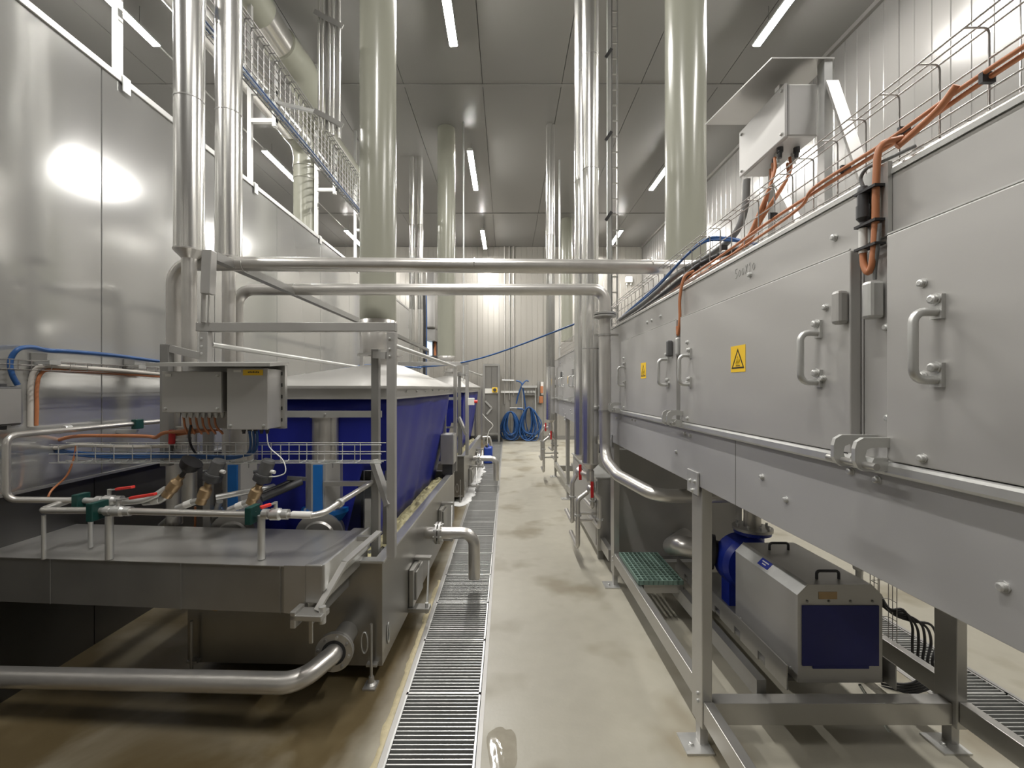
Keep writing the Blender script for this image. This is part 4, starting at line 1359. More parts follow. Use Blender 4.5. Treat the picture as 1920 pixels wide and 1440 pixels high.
# hand-written marker line above the middle door of the near tunnel
m = MB()
zb, yb, hgt, wdt_ = 2.072, 1.652, 0.034, 0.016
strokes = {'5': [[(1, 1), (0.15, 1), (0.1, 0.55), (0.7, 0.55), (0.95, 0.3), (0.6, 0), (0.05, 0.02)]],
           '0': [[(0.5, 1), (0.1, 0.7), (0.1, 0.3), (0.45, 0), (0.85, 0.25), (0.9, 0.75), (0.5, 1)]],
           'x': [[(0.1, 0.9), (0.85, 0.1)], [(0.9, 0.95), (0.1, 0)]],
           '1': [[(0.2, 0.7), (0.65, 1), (0.35, 0)]]}
yc = yb
for ch in '500x10':
    for st in strokes[ch]:
        pts = [(PX - 0.0002, yc - a * wdt_, zb + b * (hgt if ch in '51x' else hgt * 0.75)) for a, b in st]
        m.tube(pts, 0.0009, 4)
    yc -= wdt_ * 1.45
m.build('marker_writing', 'marker', tun)['label'] = 'faint handwritten 500x10'
tun2 = copy_tree(tun, None, (0, 4.36, 0), 'far stainless process tunnel farther down the line', skip=('marker_writing',))

# plug and cables clipped in the module joint of the near tunnel
t = thing('cable_plug', 'dark round cable plug with orange loop clipped in the tunnel joint', 'plug', (0.87, 1.01, 1.93))
MB().box(0.874, 0.884, 0.978, 1.046, 2.0, 2.17).build('clip_plate', 'galvanised', t)
MB().lathe((0.862, 1.032, 2.135), (0, 0, -1), [(0, 0.010), (0.01, 0.012), (0.045, 0.012), (0.045, 0.014), (0.075, 0.014), (0.085, 0.007), (0.10, 0.007)], 12).build('plug', 'dark_plastic', t)
MB().cyl((0.862, 1.032, 2.035), (0.862, 1.032, 1.975), 0.009, 10).build('white_sleeve', 'white_plastic', t)
for z in (2.12, 2.04, 1.985):
    MB().box(0.85, 0.876, 0.985, 1.045, z - 0.003, z + 0.003).build('cable_tie', 'black_rubber', t)
cable('orange_cable', 'orange cable hanging in a loop over the tunnel joint', [(0.925, 1.0, 2.235), (0.875, 0.998, 2.215), (0.864, 0.997, 2.15), (0.862, 0.998, 2.02), (0.861, 1.004, 1.945), (0.861, 1.016, 1.925), (0.861, 1.028, 1.945), (0.862, 1.032, 1.975)], 0.0075, 'orange_cable')
cable('grey_cable', 'thin grey cable leading into the door switch of the near tunnel', [(0.864, 0.988, 2.03), (0.862, 0.992, 1.97), (0.866, 1.002, 1.935), (0.868, 1.006, 1.905)], 0.004, 'grey_cable')
cable('grey_cable', 'thin pale cable looping above the round plug', [(0.862, 1.032, 2.135), (0.86, 1.036, 2.16), (0.862, 1.02, 2.175), (0.88, 1.0, 2.18), (0.93, 0.97, 2.2)], 0.004, 'grey_cable')
cable('orange_cable', 'orange cable dropping into the far module joint of the near tunnel', [(0.93, 2.12, 2.23), (0.885, 2.125, 2.20), (0.865, 2.13, 2.10), (0.864, 2.128, 2.0), (0.862, 2.14, 1.93), (0.862, 2.15, 1.92), (0.862, 2.155, 1.96)], 0.0075, 'orange_cable')

# ------------------------------------------------------------------ wire tray, pipe and cables on top of the tunnel
basket('wire cable tray standing on edge along the top of the near tunnel', (0.985, 0.22, 2.195), (0, 1, 0), (0, 0, 1), (-1, 0, 0), 3.75, 0.19, 0.05, 0.0997, nw=4, nd=2, r=0.0022, phase=0.53)
tag(MB().cyl((0.915, -0.4, 2.163), (0.915, 3.6, 2.163), 0.012, 14).build('edge_pipe', 'satin'), 'bright round pipe along the top edge of the near tunnel', 'pipe')
basket('wire cable tray standing on edge along the top of the far tunnel', (0.985, 4.4, 2.195), (0, 1, 0), (0, 0, 1), (-1, 0, 0), 3.4, 0.19, 0.05, 0.0997, nw=4, nd=2, r=0.0025, pieces=False)
oc = [(0.972, 0.3, 2.275), (0.972, 0.62, 2.275), (0.972, 0.86, 2.275), (0.968, 1.06, 2.262), (0.965, 1.3, 2.262), (0.968, 1.6, 2.262), (0.972, 1.9, 2.25), (0.965, 2.2, 2.235), (0.96, 2.5, 2.22), (0.955, 2.9, 2.215)]
cable('orange_cable', 'long orange cable tied along the upper tunnel tray', oc, 0.0055, 'orange_cable', 'orange cables in the tunnel tray', 8, 6)
cable('orange_cable', 'brown-orange cable running beside the long orange cable in the tunnel tray', [(p[0] - 0.012, p[1] + 0.02, p[2] + 0.008) for p in oc[:5]] + [(0.955, 1.4, 2.235), (0.95, 1.7, 2.215), (0.95, 2.0, 2.21)], 0.005, 'orange_cable')
cable('orange_cable', 'orange cable branching down from the tunnel tray beside the plug', [(0.955, 0.905, 2.292), (0.95, 0.94, 2.262), (0.935, 0.985, 2.235), (0.915, 1.0, 2.215)], 0.0075, 'orange_cable')
for i, y in enumerate((0.86, 1.04, 1.22, 1.55, 1.9)):
    tag(MB().box(0.955, 0.982, y - 0.004, y + 0.004, 2.264, 2.285).build('cable_tie', 'black_rubber'), 'black cable tie on the tunnel tray, %s from the camera' % ORD[i], 'cable tie', 'cable ties on the tunnel tray')
# bundle of orange cables between tray and junction box
JX0, JX1, JY0, JY1, JZ0, JZ1 = 1.15, 1.288, 1.765, 2.11, 2.69, 2.91
for k in range(5):
    x = 1.175 + 0.022 * k
    y = 1.87 + 0.05 * (k % 3)
    cable('orange_cable', 'orange cable dropping from the top junction box, %s of five in the bundle' % ('leftmost', 'second from left', 'middle', 'second from right', 'rightmost')[k], [(x, y, 2.66), (x - 0.01, y - 0.01, 2.58), (1.11 + 0.008 * k, 1.88, 2.42), (1.06 + 0.01 * k, 1.90 + 0.02 * k, 2.30), (1.0, 1.96 + 0.05 * k, 2.235), (0.97, 2.3 + 0.1 * k, 2.215)], 0.0062, 'orange_cable', 'orange cables below the top junction box', 6, 5)
cable('black_hose', 'thick grey hose curving from the top junction box into the tunnel tray', [(1.165, 2.07, 2.66), (1.16, 2.08, 2.52), (1.13, 2.12, 2.41), (1.07, 2.25, 2.345), (0.98, 2.45, 2.30), (0.955, 2.75, 2.255), (0.955, 3.1, 2.235), (0.955, 3.6, 2.225)], 0.017, 'grey_cable', cat='hose')
cable('black_hose', 'black hose lying low in the tunnel tray', [(1.1, 1.95, 2.30), (1.0, 2.15, 2.285), (0.95, 2.3, 2.24), (0.945, 2.6, 2.215), (0.945, 3.1, 2.19), (0.945, 3.6, 2.185)], 0.014, 'black_rubber', cat='hose')
for k in range(2):
    cable('blue_hose', 'blue air hose arching out of the tunnel tray, %s one of two' % ('lower', 'upper')[k], [(1.15 - 0.02 * k, 1.96, 2.31), (1.10, 2.1, 2.375 + 0.01 * k), (1.03, 2.2, 2.405 + 0.012 * k), (0.98, 2.33, 2.37), (0.955, 2.65, 2.295 + 0.01 * k), (0.955, 3.0, 2.265 + 0.01 * k), (0.955, 3.6, 2.235)], 0.007, 'blue_hose', 'blue air hoses in the tunnel tray', 6, 6, 'hose')

# top junction box with hood
t = thing('junction_box', 'stainless junction box on a strut above the process tunnel', 'junction box', (1.22, 1.94, JZ0))
MB().box(JX0 + 0.012, JX1, JY0, JY1, JZ0, JZ1).build('body', 'steel_panel', t, bevel=0.008)
MB().box(JX0, JX0 + 0.011, JY0 - 0.002, JY1 + 0.002, JZ0 - 0.002, JZ1 + 0.002).build('lid', 'steel_panel', t, bevel=0.004)
for y in (JY0 + 0.02, JY1 - 0.02):
    for z in (JZ0 + 0.02, JZ1 - 0.02):
        bolt(t, (JX0, y, z), 'x', 0.006, 'screw')
for k in range(6):
    MB().lathe((1.185 + 0.018 * k, 1.85 + 0.045 * (k % 4), JZ0), (0, 0, -1), [(0, 0.013), (0.02, 0.013), (0.02, 0.009), (0.045, 0.008)], 10).build('cable_gland', 'galvanised' if k % 2 else 'dark_plastic', t)
t = thing('box_support', 'strut with hood sheet and diagonal brace carrying the top junction box', 'strut', (1.32, 1.75, 2.15))
MB().box(1.292, 1.325, 1.735, 1.775, 2.152, 2.99).build('upright', 'galvanised', t)
MB().box(1.292, 1.325, 2.11, 2.15, 2.152, 2.99).build('upright', 'galvanised', t)
MB().bar((1.325, 1.74, 2.90), (1.335, 1.50, 2.16), 0.01, 0.05, (1, 0, 0)).build('brace', 'steel_dull', t)
MB().bar((1.325, 2.12, 2.70), (1.335, 1.80, 2.16), 0.01, 0.04, (1, 0, 0)).build('brace', 'steel_dull', t)
MB().prism([(1.075, 1.73, 2.985), (1.33, 1.73, 2.985), (1.33, 2.19, 3.0), (1.02, 2.19, 3.0)], (0, 0, 0.006)).build('hood_sheet', 'steel', t)
MB().box(1.15, 1.292, 1.80, 1.83, 2.912, 2.93).build('spacer', 'galvanised', t)

# ------------------------------------------------------------------ valve station below the front risers
def valve_station(label, x, y, ztop, k=1.0):
    t = thing('valve_station', label, 'valve', (x, y, 0.18), 'red-handled valve stations')
    r = 0.021
    def Z(v):
        return v * k
    zt = Z(0.78)
    MB().lathe((x, y, ztop), (0, 0, -1), [(-0.01, 0.04), (0.02, 0.04), (0.02, 0.028), (0.05, 0.028), (0.05, 0.036), (ztop - zt - 0.02, 0.036), (ztop - zt, 0.028)], 16).build('neck', 'satin', t)
    for i, (dy, dz) in enumerate(((0.0, 0.0), (0.19, 0.12))):
        yy = y + dy
        hub = V((x + 0.005 - 0.075 * i, yy, zt - 0.06 + dz))
        MB().ball(hub, 0.05, 14, 8, (0.8, 0.9, 1.0)).build('valve_body', 'satin', t)
        if i:
            MB().cyl(hub, (x, y + 0.0, zt + 0.06), 0.026, 12).build('branch', 'satin', t)
        lx, rx = x - 0.115 - 0.02 * i, x + 0.088 - 0.03 * i
        lz, rz = Z(0.185) + dz * 1.4, Z(0.36) + dz * 1.1
        MB().tube(arc([hub + V((-0.02, 0, -0.02)), (lx, yy, hub.z - 0.10), (lx, yy, lz), (lx + 0.0, yy + 0.42, lz)], 0.045, 6), r, 14).build('left_leg', 'satin', t)
        MB().tube(arc([hub + V((0.02, 0, -0.02)), (rx, yy, hub.z - 0.09), (rx, yy, rz), (rx - 0.02, yy + 0.42, rz)], 0.045, 6), r, 14).build('right_leg', 'satin', t)
        for lxx, zz in ((lx, hub.z - 0.24), (rx, hub.z - 0.28)):
            MB().lathe((lxx, yy, zz), (0, 0, 1), [(-0.008, r), (-0.008, r + 0.012), (0.008, r + 0.012), (0.008, r)], 14).build('union', 'galvanised', t)
            MB().cyl((lxx - 0.02, yy - 0.02, zz), (lxx + 0.02, yy - 0.025, zz), 0.007, 8).build('union_bolt', 'galvanised', t)
        h = hub + V((0.0, -0.055, 0.05))
        MB().cyl(hub + V((0, -0.03, 0.03)), h, 0.009, 8).build('handle_stem', 'galvanised', t)
        MB().bar(h + V((0, -0.004, 0.03)), h + V((0, -0.008, -0.115)), 0.026, 0.014, (0, 1, 0)).build('lever', 'red_plastic', t, bevel=0.004)
    for j, z in enumerate((Z(0.55), Z(0.435), Z(0.37))):
        MB().cyl((x + (0.06 if j == 0 else -0.11), y + 0.21, z), (x + 0.16, y + 0.21, z), 0.014, 12).build('side_pipe', 'satin', t)
    return t


valve_station('pipe valve station with red levers below the front polished risers', VX, VY, jz(872, VY))
valve_station('distant pipe valve station with red levers below the far polished riser', W(1032, 0, 7.3).x, 7.3, jz(790, 7.3), 1.15)

# ------------------------------------------------------------------ under the tunnel: sump, cabinet, green step, drive pump
t = thing('sump_tank', 'dull grey sump tank under the far end of the near tunnel', 'tank', (1.5, 3.75, 0.2))
MB().box(0.96, 2.02, 3.66, 3.95, 0.20, 1.12).build('body', 'steel_dull', t, bevel=0.004)
MB().box(0.94, 2.03, 3.64, 3.96, 0.185, 0.20).build('base', 'steel_dark', t)
MB().lathe((1.44, 3.66, 0.36), (0, -1, 0), [(0, 0.05), (0.02, 0.05), (0.02, 0.035), (0.024, 0.03)], 20).build('port', 'steel_dark', t)
for x in (1.0, 1.95):
    MB().box(x, x + 0.04, 3.75, 3.79, 0.0, 0.185).build('leg', 'steel_dark', t)
t = thing('side_cabinet', 'low stainless cabinet beside the aisle behind the valve station', 'cabinet', (1.1, 4.8, 0.0))
MB().box(0.862, 1.5, 4.05, 5.55, 0.10, 0.79).build('body', 'steel', t, bevel=0.004)
MB().box(0.845, 1.5, 4.04, 5.56, 0.79, 0.80).build('top', 'galvanised', t)
MB().box(0.858, 0.8615, 4.1, 5.5, 0.14, 0.75).build('door', 'steel_dull', t)
for y in (4.1, 5.46):
    MB().box(0.88, 0.93, y, y + 0.05, 0.0, 0.10).build('leg', 'steel_dark', t)
    MB().box(1.42, 1.47, y, y + 0.05, 0.0, 0.10).build('leg', 'steel_dark', t)

# green grating step
gx0, gx1, gy0, gy1, gz_ = 0.905, 1.215, 2.93, 3.44, 0.325
t = thing('grating_step', 'green plastic grating step lying on the low rails', 'grating', (1.06, 3.18, gz_ - 0.03))
nxg, nyg = 9, 13
me = MB().box(0, 0.008, 0, gy1 - gy0, -0.03, 0).mesh('long_bar', 'green_grate', (0, 0, 0))
for k in range(nxg + 1):
    place('long_bar', me, t, (gx0 + k * (gx1 - gx0 - 0.008) / nxg, gy0, gz_))
me = MB().box(0, gx1 - gx0, 0, 0.008, -0.03, 0).mesh('cross_bar', 'green_grate', (0, 0, 0))
for k in range(nyg + 1):
    place('cross_bar', me, t, (gx0, gy0 + k * (gy1 - gy0 - 0.008) / nyg, gz_ - 0.0005))
MB().box(gx0 + 0.04, gx1, gy0 + 0.01, gy0 + 0.05, gz_ - 0.09, gz_ - 0.031).build('support', 'steel', t)

# drive pump skid
bx0, bx1, by0, by1, bz0, bz1 = 1.405, 1.815, 2.06, 2.62, 0.225, 0.70
t = thing('pump_cover', 'stainless motor cover with chamfered top and dark blue front panel', 'cover', (1.6, 2.3, bz0), 'drive pump on its skid')
ch = 0.052
prof = [(bx0, bz0), (bx1, bz0), (bx1, bz1 - ch), (bx1 - ch, bz1), (bx0 + ch, bz1), (bx0, bz1 - ch)]
MB().prism([(x, by1, z) for x, z in prof], (0, by0 - by1, 0)).build('body', 'steel_panel', t, bevel=0.002)
m = MB().prism([(bx0 - 0.001, by0, bz1 - ch - 0.001), (bx0 + ch, by0, bz1 + 0.001), (bx0 + ch, by1, bz1 + 0.001), (bx0 - 0.001, by1, bz1 - ch - 0.001)], (-0.002, 0, 0.002))
m.build('chamfer_strip', 'galvanised', t)
m = MB().box(bx0 + 0.02, bx1 - 0.022, by0 - 0.006, by0 - 0.0005, bz0 + 0.085, bz0 + 0.375)
m.box(bx0 + 0.07, bx1 - 0.07, by0 - 0.006, by0 - 0.0005, bz0 + 0.072, bz0 + 0.0845)
m.build('front_panel', 'blue_panel', t)['label'] = 'dark blue rubber panel'
for k in range(4):
    bolt(t, (bx0 + 0.045 + 0.105 * k, by0, bz0 + 0.395), 'y', 0.005, 'screw', 'steel_dark')
MB().box(bx0 + 0.10, bx0 + 0.19, by0 - 0.0015, by0 - 0.0003, bz0 + 0.405, bz0 + 0.44).build('rating_plate', 'bronze', t)
for x, y in ((bx0 + 0.19, by0 + 0.06), (bx0 + 0.19, by1 - 0.12)):
    MB().tube(arc([(x - 0.055, y, bz1), (x - 0.055, y, bz1 + 0.04), (x + 0.055, y, bz1 + 0.04), (x + 0.055, y, bz1)], 0.015, 4), 0.007, 10).build('handle', 'dark_plastic', t)
nrm = V((-1, 0, 1)).normalized()
c = V((bx0 + ch / 2 - 0.001, by0 + 0.30, bz1 - ch / 2 + 0.001)) + nrm * 0.003
MB().bar(c - V((0, 0.045, 0)), c + V((0, 0.045, 0)), 0.045, 0.002, tuple(nrm)).build('blue_label', 'blue_paint', t)['label'] = 'small blue label with white print'
u_ = V((1, 0, 1)).normalized()
for off, ln in ((0.008, 0.028), (-0.006, 0.016)):
    cc = c + u_ * off + nrm * 0.0012
    MB().bar(cc - V((0, ln, 0)), cc + V((0, ln, 0)), 0.006, 0.0008, tuple(nrm)).build('print_line', 'white_plastic', t)
for y in (by0 + 0.05, by1 - 0.06):
    bolt(t, (bx0, y, bz0 + 0.04), 'x', 0.006)

t = thing('pump_skid', 'notched steel skid beam carrying the drive pump', 'skid', (1.5, 2.6, 0.206), 'drive pump on its skid')
for x, sx in ((1.335, 1), (1.86, -1)):
    m = MB()
    m.box(x, x + 0.006 * sx, 2.035, 3.35, 0.255, 0.325)
    yy = 2.035
    for k in range(6):
        m.box(x, x + 0.006 * sx, yy, yy + 0.17, 0.207, 0.255)
        yy += 0.235
    m.build('side_beam', 'steel', t)
MB().box(1.341, 1.854, 2.10, 3.3, 0.207, 0.222).build('base_plate', 'steel_dark', t)
t = thing('drive_pump', 'royal blue pump with flanged steel pipes behind the motor cover', 'pump', (1.5, 2.9, 0.24), 'drive pump on its skid')
cx_, cy_, cz_ = 1.575, 2.84, 0.50
MB().lathe((cx_, cy_, cz_), (0, 1, 0), [(-0.10, 0.09), (-0.10, 0.15), (-0.07, 0.175), (0.05, 0.175), (0.09, 0.14), (0.12, 0.09)], 30).build('casing', 'blue_paint', t)
MB().lathe((cx_, cy_, cz_), (0, -1, 0), [(0.09, 0.10), (0.215, 0.09)], 24).build('lantern', 'blue_paint', t)
MB().box(cx_ - 0.12, cx_ + 0.12, cy_ - 0.05, cy_ + 0.05, 0.223, cz_ - 0.12).build('foot', 'blue_paint', t)
ox = cx_ + 0.06
MB().cyl((ox, cy_, cz_ + 0.08), (ox, cy_, 0.70), 0.07, 20).build('outlet', 'blue_paint', t)
MB().lathe((ox, cy_, 0.685), (0, 0, 1), [(0, 0.112), (0.022, 0.112)], 26).build('flange', 'blue_paint', t)
MB().lathe((ox, cy_, 0.708), (0, 0, 1), [(0, 0.122), (0.018, 0.122), (0.018, 0.055)], 26).build('flange', 'steel', t)
MB().cyl((ox, cy_, 0.72), (ox, cy_, 1.40), 0.052, 20).build('riser', 'satin', t)
for k in range(8):
    a = k * math.pi / 4
    MB().cyl((ox + 0.095 * math.cos(a), cy_ + 0.095 * math.sin(a), 0.68), (ox + 0.095 * math.cos(a), cy_ + 0.095 * math.sin(a), 0.75), 0.008, 8).build('flange_bolt', 'galvanised', t)
dv = V((-0.9, 0.35, 0.08)).normalized()
sp0 = V((cx_ - 0.10, cy_ + 0.06, cz_ + 0.02))
MB().lathe(sp0, dv, [(0, 0.08), (0.06, 0.08), (0.06, 0.115), (0.08, 0.115), (0.08, 0.085), (0.095, 0.10), (0.11, 0.085), (0.125, 0.10), (0.14, 0.085), (0.155, 0.115), (0.175, 0.115)], 24).build('bellows', 'black_rubber', t)
q0_ = sp0 + dv * 0.17
MB().lathe(q0_, dv, [(0, 0.118), (0.016, 0.118)], 24).build('flange', 'steel', t)
MB().tube(arc([q0_ + dv * 0.01, q0_ + dv * 0.10, q0_ + dv * 0.10 + V((0.05, 0.30, -0.12)), q0_ + dv * 0.10 + V((0.25, 0.52, -0.12))], 0.10, 6), 0.068, 20).build('inlet_pipe', 'satin', t)

# black cables hanging at the far right under the tunnel
for k in range(5):
    s_ = 9 * (k - 2)
    cable('black_cable', 'black cable looping down beside the motor cover, %s of five' % ('leftmost', 'second from left', 'middle', 'second from right', 'rightmost')[k],
          [W(1652, 1118 + 4 * k, 2.36), W(1674 + s_ * 0.3, 1142 + 3 * k, 2.31), W(1702 + s_ * 0.5, 1154 + s_ * 0.6, 2.29), W(1728 + s_, 1172 + 4 * (k % 2), 2.28), W(1734 + s_ * 1.3, 1205, 2.28 + 0.01 * k), W(1730 + s_, 1240, 2.29), W(1738 + s_ * 0.8, 1272 + 3 * k, 2.29), W(1695, 1283 + 5 * k, 2.31), W(1652, 1276 + 6 * k, 2.36)], 0.0065, 'black_rubber', 'black cables beside the motor cover', 6, 5)
basket('small upright wire tray holding black cables under the tunnel', (1.985, 2.33, 0.25), (0, 0, 1), (1, 0, 0), (0, -1, 0), 0.75, 0.10, 0.05, 0.1, nw=3, r=0.002, pieces=False)
tag(MB().tube([W(1612, 1284, 2.08), W(1665, 1368, 2.04), W(1668, 1372, 2.035)], 0.007, 8).build('water_jet', 'drip_water'), 'thin clear water stream running from under the motor cover', 'water')
t = thing('edge_post', 'thin steel conduit post beside the rear leg of the near tunnel', 'conduit', (2.03, 2.4, 0.0))
MB().cyl((2.0, 2.42, 0.0), (2.0, 2.42, 1.2), 0.018, 12).build('pipe', 'galvanised', t)
MB().lathe((2.0, 2.42, 0.0), (0, 0, 1), [(0, 0.04), (0.01, 0.04)], 14).build('base', 'galvanised', t)
MB().lathe((2.0, 2.42, 0.62), (0, 0, 1), [(0, 0.03), (0.05, 0.03)], 14).build('coupling', 'white_plastic', t)
MB().lathe((2.0, 2.42, 1.18), (0, 0, 1), [(0, 0.03), (0.02, 0.03)], 14).build('cap', 'white_plastic', t)

# ================================================================== THE FAR END OF THE AISLE
# cabinet cage
t = thing('control_cabinet', 'tall stainless cabinet with a yellow and black switch by the rear wall', 'cabinet', (-0.45, 12.7, 0))
cx0, cx1, cy0, cy1, ct = W(906, 0, 12.4).x, W(937, 0, 12.4).x, 12.4, 13.2, jz(682, 12.4)
MB().box(cx0 + 0.05, cx1 - 0.05, cy0 + 0.05, cy1 - 0.02, 0.3, ct - 0.06).build('body', 'wall_sheet', t)
for x in (cx0, cx1 - 0.05):
    for y in (cy0, cy1 - 0.05):
        MB().box(x, x + 0.05, y, y + 0.05, 0.0, ct).build('post', 'steel_dark', t)
MB().box(cx0 + 0.05, cx1 - 0.05, cy0, cy0 + 0.05, ct - 0.05, ct).build('top_bar', 'steel_dark', t)
MB().box(cx1 - 0.05, cx1, cy0 + 0.05, cy1 - 0.05, ct - 0.05, ct).build('top_bar', 'steel_dark', t)
MB().box(cx0 + 0.05, cx1 - 0.05, cy0, cy0 + 0.05, 0.28, 0.33).build('low_bar', 'steel_dark', t)
zz = jz(733, 12.4)
MB().box(cx0 + 0.05, cx1 - 0.04, cy0 + 0.01, cy0 + 0.05, zz - 0.07, zz + 0.07).build('switch_plate', 'white_plastic', t)
MB().box(-0.42, -0.27, cy0 - 0.06, cy0 + 0.01, zz - 0.04, zz + 0.10).build('switch', 'yellow', t, bevel=0.01)
MB().cyl((-0.345, cy0 - 0.09, zz + 0.03), (-0.345, cy0 - 0.06, zz + 0.03), 0.05, 12).build('switch_knob', 'dark_plastic', t)
MB().box(cx0 + 0.24, cx0 + 0.246, cy0 + 0.045, cy0 + 0.05, zz + 0.1, ct - 0.1).build('door_gap', 'dark_gap', t)
MB().bar((cx0 + 0.06, cy0 + 0.02, jz(752, 12.4)), (cx0 + 0.25, cy0 + 0.02, jz(765, 12.4)), 0.03, 0.05).build('stay', 'galvanised', t)
MB().bar((cx0 + 0.25, cy0 + 0.02, jz(765, 12.4)), (cx0 + 0.10, cy0 + 0.02, jz(777, 12.4)), 0.03, 0.05).build('stay', 'galvanised', t)

# hose station
t = thing('hose_rack', 'steel hose rack on the rear wall with water connections', 'rack', (0.45, 13.4, 0.2))
y = 13.5
MB().box(W(978, 0, y).x, W(1006, 0, y).x, 13.3, 13.56, jz(727, y), jz(723, y)).build('shelf', 'galvanised', t)
MB().box(W(982, 0, y).x, W(1002, 0, y).x, 13.42, 13.56, jz(741, y), jz(729, y)).build('manifold', 'steel_dark', t)
for px in (984, 990, 996, 1001):
    MB().lathe((W(px, 0, y).x, 13.42, jz(735, y)), (0, -1, 0), [(0, 0.04), (0.05, 0.04), (0.05, 0.025), (0.08, 0.025)], 10).build('tap', 'galvanised', t)
for px in (980, 1004):
    MB().box(W(px, 0, y).x - 0.02, W(px, 0, y).x + 0.02, 13.52, 13.56, jz(812, y), jz(727, y)).build('upright', 'galvanised', t)
MB().box(W(972, 0, y).x, W(1008, 0, y).x, 13.28, 13.56, jz(816, y) - 0.02, jz(816, y) + 0.02).build('low_shelf', 'galvanised', t)
MB().cyl((W(956, 0, y).x, 13.5, jz(765, y)), (W(980, 0, y).x, 13.5, jz(765, y)), 0.02, 8).build('hook_rail', 'galvanised', t)
MB().box(W(1008, 0, y).x, W(1012, 0, y).x, 13.50, 13.56, jz(755, y), jz(714, y)).build('side_panel', 'steel_dark', t)


def coil(label, cxp, cyp, wx, wz, n, seed):
    rnd = random.Random(seed)
    m = MB()
    for k in range(n):
        y = 13.38 - 0.018 * k + rnd.uniform(-0.02, 0.02)
        a, b = wx * rnd.uniform(0.45, 1.08), wz * rnd.uniform(0.80, 1.06)
        dx = rnd.uniform(-0.12, 0.12)
        c = W(cxp, cyp, 13.4)
        top = c.z + wz * rnd.uniform(0.93, 1.0)
        pts = []
        for i in range(22):
            th = 2 * math.pi * i / 22
            wob = 1 + 0.10 * math.sin(3 * th + seed + k)
            pts.append((c.x + dx * (1 - math.sin(th)) / 2 + a * math.cos(th) * wob * (1.0 - 0.25 * math.sin(th)), y, max(0.03, top - b + b * math.sin(th))))
        m.tube(pts, 0.016, 6, closed=True)
    return tag(m.build('hose_coil', 'blue_hose'), label, 'hose', 'coiled blue hoses')


coil('coiled blue hose hanging at the rear wall, left coil', 957, 796, 0.27, 0.43, 16, 1)
coil('coiled blue hose hanging at the rear wall, taller right coil', 991, 792, 0.29, 0.50, 18, 5)
cable('blue_hose', 'blue hose rising from the coils to the hose rack', [W(968, 757, 13.4), W(972, 740, 13.4), W(979, 722, 13.4), W(986, 714, 13.42), W(991, 715, 13.45)], 0.022, 'blue_hose', cat='hose')
cable('blue_hose', 'blue hose bending from the wall pipe into the coils', [W(968, 714, 13.42), W(975, 716, 13.38), W(979, 722, 13.36), W(983, 745, 13.36), W(985, 768, 13.36), W(978, 767, 13.36), W(970, 766, 13.36)], 0.022, 'blue_hose', cat='hose')
for i, (px, top) in enumerate(((946, 430), (955, 430), (962.5, 430))):
    x = W(px, 0, 13.54).x
    tag(MB().cyl((x, 13.55, jz(758 - 8 * i, 13.54)), (x, 13.55, ZC - 0.003), 0.022, 10).build('wall_pipe', 'satin'),
        'thin vertical water pipe on the rear wall, %s' % ('leftmost of three', 'middle of three', 'rightmost of three')[i], 'pipe', 'water pipes on the rear wall')
tag(MB().box(W(939, 0, 13.5).x, W(974, 0, 13.5).x, 13.53, 13.598, jz(737, 13.5), jz(733, 13.5)).build('cable_duct', 'white_plastic'), 'white horizontal cable duct on the rear wall left of the hose rack', 'cable duct')
tag(MB().cyl(W(941, 713, 13.5), W(964, 713.5, 13.5), 0.025, 10).build('wall_pipe', 'galvanised'), 'short horizontal pipe on the rear wall above the coiled hoses', 'pipe')
t = thing('safety_panel', 'white wall panel with orange tags beside the far polished riser', 'panel', (1.0, 13.5, 1.2))
MB().box(W(1014, 0, 13.5).x, W(1019, 0, 13.5).x, 13.5, 13.58, jz(740, 13.5), jz(716, 13.5)).build('board', 'white_plastic', t)
MB().box(W(1013, 0, 13.5).x, W(1018, 0, 13.5).x, 13.45, 13.5, jz(737, 13.5), jz(724, 13.5)).build('orange_tag', 'orange_cable', t)
MB().box(W(1010.5, 0, 13.5).x, W(1018, 0, 13.5).x, 13.45, 13.58, jz(756, 13.5), jz(743, 13.5)).build('orange_box', 'orange_cable', t, bevel=0.02)
# wall siren
p = W(1180, 526, 13.5)
t = thing('wall_siren', 'small white device with two cable ends high on the rear wall', 'siren', (p.x, 13.55, p.z - 0.1))
MB().box(p.x - 0.11, p.x + 0.11, 13.48, 13.598, p.z - 0.06, p.z + 0.13).build('body', 'white_plastic', t, bevel=0.02)
for dx in (-0.07, 0.06):
    MB().cyl((p.x + dx, 13.54, p.z - 0.13), (p.x + dx, 13.54, p.z - 0.06), 0.02, 8).build('cable_end', 'white_plastic', t)
# pale duct box on the rear wall behind the second cream duct
t = thing('wall_duct', 'pale rectangular duct on the rear wall behind the far cream duct', 'duct', (W(810, 0, 13.3).x, 13.3, jz(625, 13.3)))
a, b = W(801, 0, 13.3).x, W(819, 0, 13.3).x
MB().box(a, b, 13.0, 13.59, jz(618, 13.3), jz(500, 13.3)).build('body', 'wall_sheet', t, bevel=0.05)
MB().box(a + 0.02, b - 0.02, 13.1, 13.55, jz(640, 13.3), jz(618, 13.3)).build('outlet', 'steel_dark', t)
cable('black_cable', 'dark cable bundle running down beside the slim polished pipes', [W(795, 545, 9.6), W(796, 610, 9.6), W(795, 720, 9.6), (W(795, 0, 9.6).x, 9.6, 0.03)], 0.03, 'black_rubber')
cable('blue_cable', 'blue cable running down beside the slim polished pipes', [W(799, 545, 9.6), W(800, 610, 9.6), W(799, 720, 9.6), (W(799, 0, 9.6).x, 9.6, 0.015)], 0.012, 'blue_hose')

